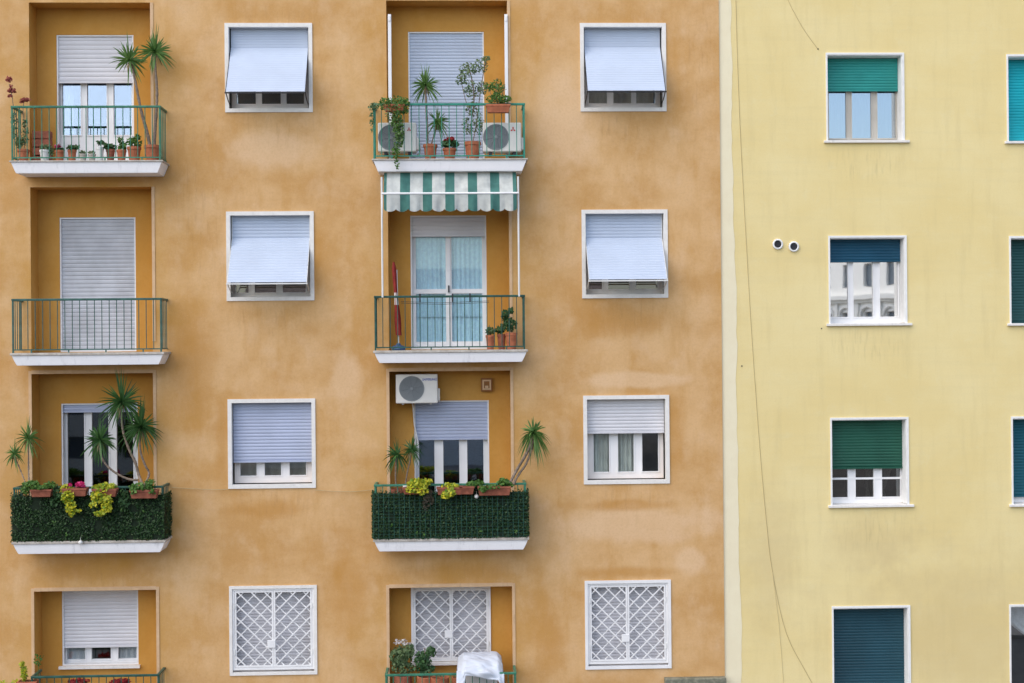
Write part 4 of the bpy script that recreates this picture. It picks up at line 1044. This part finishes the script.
def hangplant(label,box,specs,m,seed,fl=None,L=.045,W=.032,flm=None):
    root=railbox(label,*box,BX,M['terra_dark']); specs=[(a,b,Y-.13,*r_) for a,b,Y,*r_ in specs]; foliage(root,specs,m,L,W,seed)
    if fl: [foliage(root,[(a,b,Y-.13,*r_)],flm or M['flower_pink'],.035,.03,seed+1,'flower') for a,b,Y,*r_ in fl]
    return root
hangplant('planter with yellow-green trailing plant and magenta flowers at its top',(62,86,488.5,496.5),[(67,489,-.47,6,4.5,70),(68,497,-.56,6,7,110),(71,507,-.58,5,6,70),(72,514,-.58,3,3,30),(78,511,-.58,2.5,1.5,14)],M['leaf_yellow'],51,[(70,485,-.45,2.5,1.8,20),(81,484.5,-.45,5.5,2.6,60)])
hangplant('planter with the broad yellow-green trailing plant, left of the branching yucca',(92,116,489,497),[(103,488,-.47,11,4,130),(108,486,-.46,9,3,60),(97,497,-.56,6,7,80),(106,500,-.56,6,7,80),(107,508,-.58,5,5,60),(100,513.5,-.58,6,2,40),(94,505,-.57,4,3,14)],M['leaf_yellow'],53)
root=thing('trailing_plant','dull green creeper hanging over the dark leaf screen beside the left planter','trailing plant',tuple(P3(57,490,BX))); foliage(root,[(57,494,-.57,6,9,70),(54,502,-.58,4,6,30),(124,500,-.58,6,12,60)],M['leaf_dark'],.05,.03,55)
# right screened balcony
hangplant('planter with dense yellow flowering bush and white pot edge on the netted screen',(403,425,488,494.5),[(417,485,-.46,10.5,6.5,170),(411,490,-.55,6,4,50),(422,491,-.56,6,4,50),(428,482,-.46,4,4,30)],M['leaf_yellow'],57,[(418,484,-.5,9,5,60)],flm=M['leaf_yellow'])
v=P3(405.5,488,-.55); root=thing('white_cup','small white cup on the end of the yellow bush planter','cup',tuple(P3(405.5,489.5,-.5))); pot(root,v.x,-.5,v.z-.05,.05,.09,M['white_plastic'],soil=True)
hangplant('planter with light green leafy plant in the middle of the netted screen',(437,462,487.5,495),[(450,487,-.46,9,4,100),(449,493,-.56,7,4,60),(446,496,-.57,5,2.5,30)],M['leaf_yellow'],59)
hangplant('half-bare terracotta planter between the light green plant and the leaning yucca',(460,474,486.5,494.5),[(474,484,-.44,8,3,60),(480,482,-.44,4,3,24)],M['leaf'],61)
root=thing('yucca','leaning twin-stemmed yucca with one bushy head at the right end of the netted screen','yucca',tuple(P3(508,489,BX)))
yucca(root,[([(509,485,BX),(516,471,-.4),(524,458,-.42),(530,446,-.42),(533,434,-.42)],.023,.019),([(513,485,BX),(519,474,-.38),(526,464,-.4),(531,450,-.41),(533.5,434,-.42)],.019,.016)],[(533.5,433,-.42,17,110,0)],M['yucca'],M['bark'],16,.024,.12,.6)
troughbox(root,X(478,491,BX-.08),X(510.5,491,BX-.08),BX-.09,BX+.07,Z(495,495.5,BX-.09),Z(495,486.5,BX-.09),M['terra_dark'])
foliage(root,[(503,482,BX,6,4,60),(508,485,BX,5,2.5,30),(492,487,BX-.04,8,2,50),(483,489,BX-.1,4,3,30)],M['leaf'],.05,.035,43)
root=thing('yucca','short yucca pair with two small heads beside the grey air conditioner pipe','yucca',tuple(P3(402,486,-.2)))
yucca(root,[([(396,487,-.25),(395.5,475,-.25),(396,462,-.25),(397,454,-.25)],.012,.01),([(405,487,-.25),(407,474,-.25),(410,461,-.25),(411.5,452,-.25)],.011,.009)],[(397,455,-.25,14,50,2),(411.5,450,-.25,13,48,3)],M['yucca_dark'],M['bark'],17,.022,.15,.5)
pv=P3(400,489,-.25); pot(root,pv.x,-.25,B[('M',2)]['zt']+.001,.17,pv.z-B[('M',2)]['zt'],M['terra_dark'])
root=thing('dried_plant','dry grey creeper hanging under the yellow bush on the netted screen','trailing plant',tuple(P3(427,489,BX))); foliage(root,[(428,494,-.57,5,6,60),(426,504,-.59,3.5,7,44),(431,500,-.58,3,5,24)],M['dry'],.05,.014,63)
for (px,py,lb) in ((476.5,496.5,'white ball ornament hanging under the netted screen planters'),(80.5,542.5,'white ball ornament on the edge of the dark-screened balcony slab')):
    v=P3(px,py,-.60); s=MB(); s.lathe((v.x,-.60,v.z),[(.004,.034),(.02,.03),(.034,.012),(.036,0),(.034,-.012),(.02,-.03),(.004,-.034)],12); 
    s.tube([(v.x,-.60,v.z+.03),(v.x,-.595,v.z+.09)],.003,4); tag(s.build('ball_ornament',M['white_plastic'],smooth=True),lb,'ornament')

# ------------------------------------------------------------------ bottom balconies
k=('L',3)
root=railbox('planter with bright yellow upright flowers at the left end of the bottom rail',17,36,682,690,-.46); 
foliage(root,[(24,674,-.46,3.5,8,90),(22,664,-.46,2,4,26),(15,684,-.46,5,4,40),(3,684,-.46,3,3,20)],M['leaf_yellow'],.05,.02,71); 
stems(root,[([(34,684,-.46),(38,672,-.46),(38,660,-.46),(36,654,-.46)],.005),([(38,668,-.46),(41,660,-.46),(44,655,-.46)],.004)],M['leaf'])
foliage(root,[(38,660,-.46,4,7,22)],M['leaf'],.04,.02,72)
for a,lb in ((65,'left of two red geranium planters behind the bottom left rail'),(107,'right of two red geranium planters behind the bottom left rail')):
    root=railbox(lb,a,a+27,688,696,-.36); foliage(root,[(a+13,686,-.36,12,3.5,110)],M['leaf_dark'],.05,.035,a); foliage(root,[(a+13,681.5,-.4,11,2.6,90)],M['flower_red'],.035,.03,a+1,'flower')
k=('M',3)
for (lb,p0,p1,pt,Y,m,fol,mm,fl) in (('tall shrub with pale flowers in a terracotta pot at the lower middle window',394,412,672,-.05,'terra_dark',[(399,657,-.05,9,11,190),(408,652,-.05,7,9,120),(404,668,-.05,12,5,80)],'leaf_dull',[(403,642,-.07,10,2.5,34)]),
      ('dark spiky shrub in a terracotta pot beside the pale flowered shrub',417,436,673,-.15,'terra',[(423,660,-.15,9,9,170),(431,652,-.15,5,5,50),(425,669,-.15,11,4,60)],'leaf_dark',None)):
    root,rnd,top=potted(k,lb,p0,p1,pt+3,Y,M[m],4); foliage(root,fol,M[mm],.055,.03,int(p0))
    stems(root,[([((p0+p1)/2,pt,Y),((p0+p1)/2-2,pt-25,Y)],.008),([((p0+p1)/2,pt,Y),((p0+p1)/2+4,pt-22,Y)],.006)],M['bark'])
    if fl: foliage(root,fl,M['flower_white'],.03,.028,77,'flower')
for p0,p1,lb in ((431,449,'wide bare terracotta pot behind the bottom middle rail, left of the sheet'),(452,462,'small terracotta pot half hidden by the sheet')):
    root,rnd,top=potted(k,lb,p0,p1,677,-.3,M['terra'],4); foliage(root,[((p0+p1)/2,675.5,-.3,4,1.2,14)],M['leaf_dull'],.03,.02,5)
# plastic chair under a draped sheet
zf=B[k]['zt']+.001; xc=X(480,670,-.1); 
ch=thing('plastic_chair','white plastic chair hidden under the draped white sheet','chair',(xc,-.1,zf)); w=.30
for sx in (-1,1):
    for yy in (-.33,.2): MB().tube([(xc+sx*w,yy,zf),(xc+sx*(w-.02),yy,zf+.5)],.022,8).build('leg',M['white_plastic'],ch)
MB().box(xc-w,xc+w,-.36,.2,zf+.42,zf+.46).build('seat',M['white_plastic'],ch,bevel=.012)
zs=Z(480,657,-.1)
mb=MB(); mb.box(xc-w,xc+w,.16,.2,zf+.461,zs-.03)
mb.build('backrest',M['white_plastic'],ch,bevel=.012)
for sx in (-1,1): MB().box(xc+sx*w-.03,xc+sx*w+.03,-.3,.155,zs-.17,zs-.13).build('armrest',M['white_plastic'],ch,bevel=.01)
# the sheet
rnd=random.Random(91); mb=MB(); nx,ny=44,36; b=len(mb.v)
xl,xr=X(456.5,660,-.2),X(503,660,-.2); ztop=Z(480,654.5,-.05)
import mathutils
def nz(x,y,s=3): return mathutils.noise.noise(Vector((x*s,y*s,.7)))
for j in range(ny+1):
    v=j/ny
    for i in range(nx+1):
        u=i/nx; x=xl+(xr-xl)*u
        # over the chair back, then down across and over the handrail
        if v<.35: t=v/.35; y=.16-.34*t; z=ztop-.012*t
        else:
            t=(v-.35)/.65; y=-.18-.42*min(1,t*1.25)**.8
            drop=.20+.10*u+.03*math.sin(u*9+1)+(.14 if u>.90 else 0)*(u-.9)*10+(.12 if u<.16 else 0)
            z=ztop-.012-drop*t**1.5
        ed=max(0,.14-u)*1.0+max(0,u-.9)*1.1; z-=ed*(.6+v)*1.0
        fo=nz(x*2.2+v*1.3,v*2.6,2.2); f2=nz(x*5-v*4,v*5,2.0)
        if y>RY-.06: z=max(z, ztop-.2) if y<RY+.03 else z
        y-=.05*fo*v+.02*f2; z+=.030*fo*(.3+v)+.014*f2; x+=.03*nz(v*3,x,3)*v-(u-.5)*.05*(1-v)
        z+=.02*math.sin((u*1.6-v)*7)*v
        mb.v.append((x,y,z))
for j in range(ny):
    for i in range(nx):
        p=b+j*(nx+1)+i; mb.f.append((p,p+1,p+nx+2,p+nx+1)); mb.m.append(0)
sh=mb.build('draped_sheet',M['cloth'],smooth=True); tag(sh,'crumpled white sheet draped over something at the bottom middle balcony','sheet')
so=sh.modifiers.new('thick','SOLIDIFY'); so.thickness=.006

# ------------------------------------------------------------------ street and what stands opposite (seen in the panes)
g=MB(); g.quad((-400,-400,0),(400,-400,0),(400,200,0),(-400,200,0)); struct(g.build('ground',mat('ground_dust',(.15,.13,.11),.9,var=.15,vscale=.3)))
g=MB(); g.quad((-60,-20,.006),(60,-20,.006),(60,-4,.006),(-60,-4,.006)); struct(g.build('road',mat('asphalt',(.06,.06,.06),.85,var=.2,vscale=4,bump=.2)))
g=MB(); g.box(-60,60,-3.9,-.02,.0,.13); g.box(-60,60,-25,-20.1,.0,.13); struct(g.build('pavement',mat('paving',(.24,.22,.2),.85,var=.12,vscale=3)))
PAL=thing('palazzo','pale cream arcaded building across the street, seen mirrored in a pane','building',(36,-95,0))
hl=[]; PY=-95
xs=[14+2.5*i for i in range(18)]
for x in xs:
    for (z0,z1) in ((2,4.6),(6.2,8.6),(10.0,12.1),(14.3,16.3),(18.4,20.4)): hl.append((x,x+1.05,z0,z1))
wb=MB(); X0,X1=12.4,60
def wall_flip(mb,*a): wall_grid(mb,*a)
wall_grid(wb,X0,X1,0,23,hl,PY)
for a,b_,c,d in hl: reveal(wb,a,b_,c,d,PY-.4,PY)
shell(wb,X0,X1,PY,PY-14,0,23); cm=stone('cream_palazzo_plaster',(.90,.87,.80),(.93,.90,.84),1)
wb.build('wall',cm,PAL)
tr=MB(); tr.box(X0-.3,X1+.3,PY+.01,PY+.55,13.2,13.6); tr.box(X0-.2,X1+.2,PY+.01,PY+.3,12.95,13.19); tr.box(X0-.4,X1+.4,PY+.01,PY+.9,22.2,23.2); tr.box(X0,X1,PY+.01,PY+.3,5.2,5.6)
for x in xs: tr.box(x-.95,x-.5,PY+.01,PY+.22,0,5.19); tr.box(x-.95,x-.5,PY+.01,PY+.22,5.61,12.94)
for x in xs:
    pts=[(x+.52+.78*math.cos(t),PY+.12,11.75+.8*math.sin(t)) for t in [math.pi*i/10 for i in range(11)]]; tr.tube(pts,.12,6)
tr.build('cornice',mat('pale_stone',(.8,.78,.72),.8),PAL)
gb=MB()
for a,b_,c,d in hl: gb.box(a+.08,b_-.08,PY-.38,PY-.3,c+.08,d-.08)
gb.build('window',mat('dark_casement',(.16,.19,.22),.3),PAL)
PAL.rotation_euler.z=R(60)
RH=thing('tiled_house','pale house with brownish tiled roof beside the pale arcaded building','house',(-5,-90,0))
MB().box(-16,11,-102,-88,0,13).build('wall',mat('ochre_plaster',(.55,.50,.43),.9,var=.1),RH)
rf=MB(); rf.quad((-17,-87.4,12.9),(12,-87.4,12.9),(12,-95,16),(-17,-95,16)); rf.quad((-17,-102.6,12.9),(-17,-95,16),(12,-95,16),(12,-102.6,12.9)); rf.quad((-17,-87.4,12.9),(-17,-95,16),(-17,-102.6,12.9)); rf.quad((12,-87.4,12.9),(12,-102.6,12.9),(12,-95,16)); rf.build('roof',mat('roof_tile',(.36,.27,.22),.9,var=.2,vscale=3),RH)
LH=thing('grey_block','grey apartment block across the street on the left','building',(-36,-80,0))
hb=[]; 
for i in range(8):
    for j in range(5): hb.append((-54+4.2*i,-52.4+4.2*i,1.5+3.2*j,3.1+3.2*j))
wb=MB(); wall_grid(wb,-56,-20,0,18,hb,-80); shell(wb,-56,-20,-80,-92,0,18)
for a,b_,c,d in hb: reveal(wb,a,b_,c,d,-80.3,-80)
wb.build('wall',mat('grey_plaster',(.42,.40,.37),.9,var=.1),LH)
gb=MB()
for a,b_,c,d in hb: gb.box(a,b_,-80.3,-80.25,c,d)
gb.build('window',mat('dark_casement_b',(.06,.07,.08),.3),LH)

# ------------------------------------------------------------------ world, light, camera
SUN_EL, SUN_AZ = R(52), R(232)       # azimuth: compass-like, measured from +Y clockwise
w=bpy.data.worlds.new('World'); scn.world=w; w.use_nodes=True; nt=w.node_tree
sky=nt.nodes.new('ShaderNodeTexSky'); sky.sky_type='NISHITA'; sky.sun_disc=False; sky.sun_elevation=SUN_EL; sky.sun_rotation=SUN_AZ
sky.air_density=1.0; sky.dust_density=2.0; sky.ozone_density=1.2
bg=nt.nodes['Background']; bg.inputs[1].default_value=.12; nt.links.new(sky.outputs[0],bg.inputs[0])
ld=bpy.data.lights.new('sun','SUN'); ld.energy=1.1; ld.angle=R(110); ld.color=(1,.92,.80)
lo=bpy.data.objects.new('sun',ld); COL.objects.link(lo)
sd=Vector((math.sin(SUN_AZ)*math.cos(SUN_EL),math.cos(SUN_AZ)*math.cos(SUN_EL),math.sin(SUN_EL)))
lo.rotation_euler=sd.to_track_quat('Z','Y').to_euler(); lo.location=sd*40
cd=bpy.data.cameras.new('camera'); cam=bpy.data.objects.new('camera',cd); COL.objects.link(cam); scn.camera=cam
cd.sensor_width=36; cd.lens=FPX/1024*36; cd.clip_end=1000; cd.clip_start=.1
Rv=(cam_dir(1,0)-cam_dir(0,0)); Uv=(cam_dir(0,-1)-cam_dir(0,0)); Fv=cam_dir(0,0).normalized(); Rv.normalize(); Uv.normalize()
mw=Matrix((Rv,Uv,-Fv)).transposed().to_4x4(); mw.translation=Vector((0,-DIST,CAMZ)); cam.matrix_world=mw
scn.view_settings.view_transform='Standard'; scn.view_settings.look='None'; scn.view_settings.exposure=1.0; scn.view_settings.gamma=1
scn.cycles.max_bounces=6; scn.cycles.diffuse_bounces=3; scn.cycles.transparent_max_bounces=8; scn.cycles.caustics_reflective=False; scn.cycles.caustics_refractive=False
scn.cycles.use_denoising=True
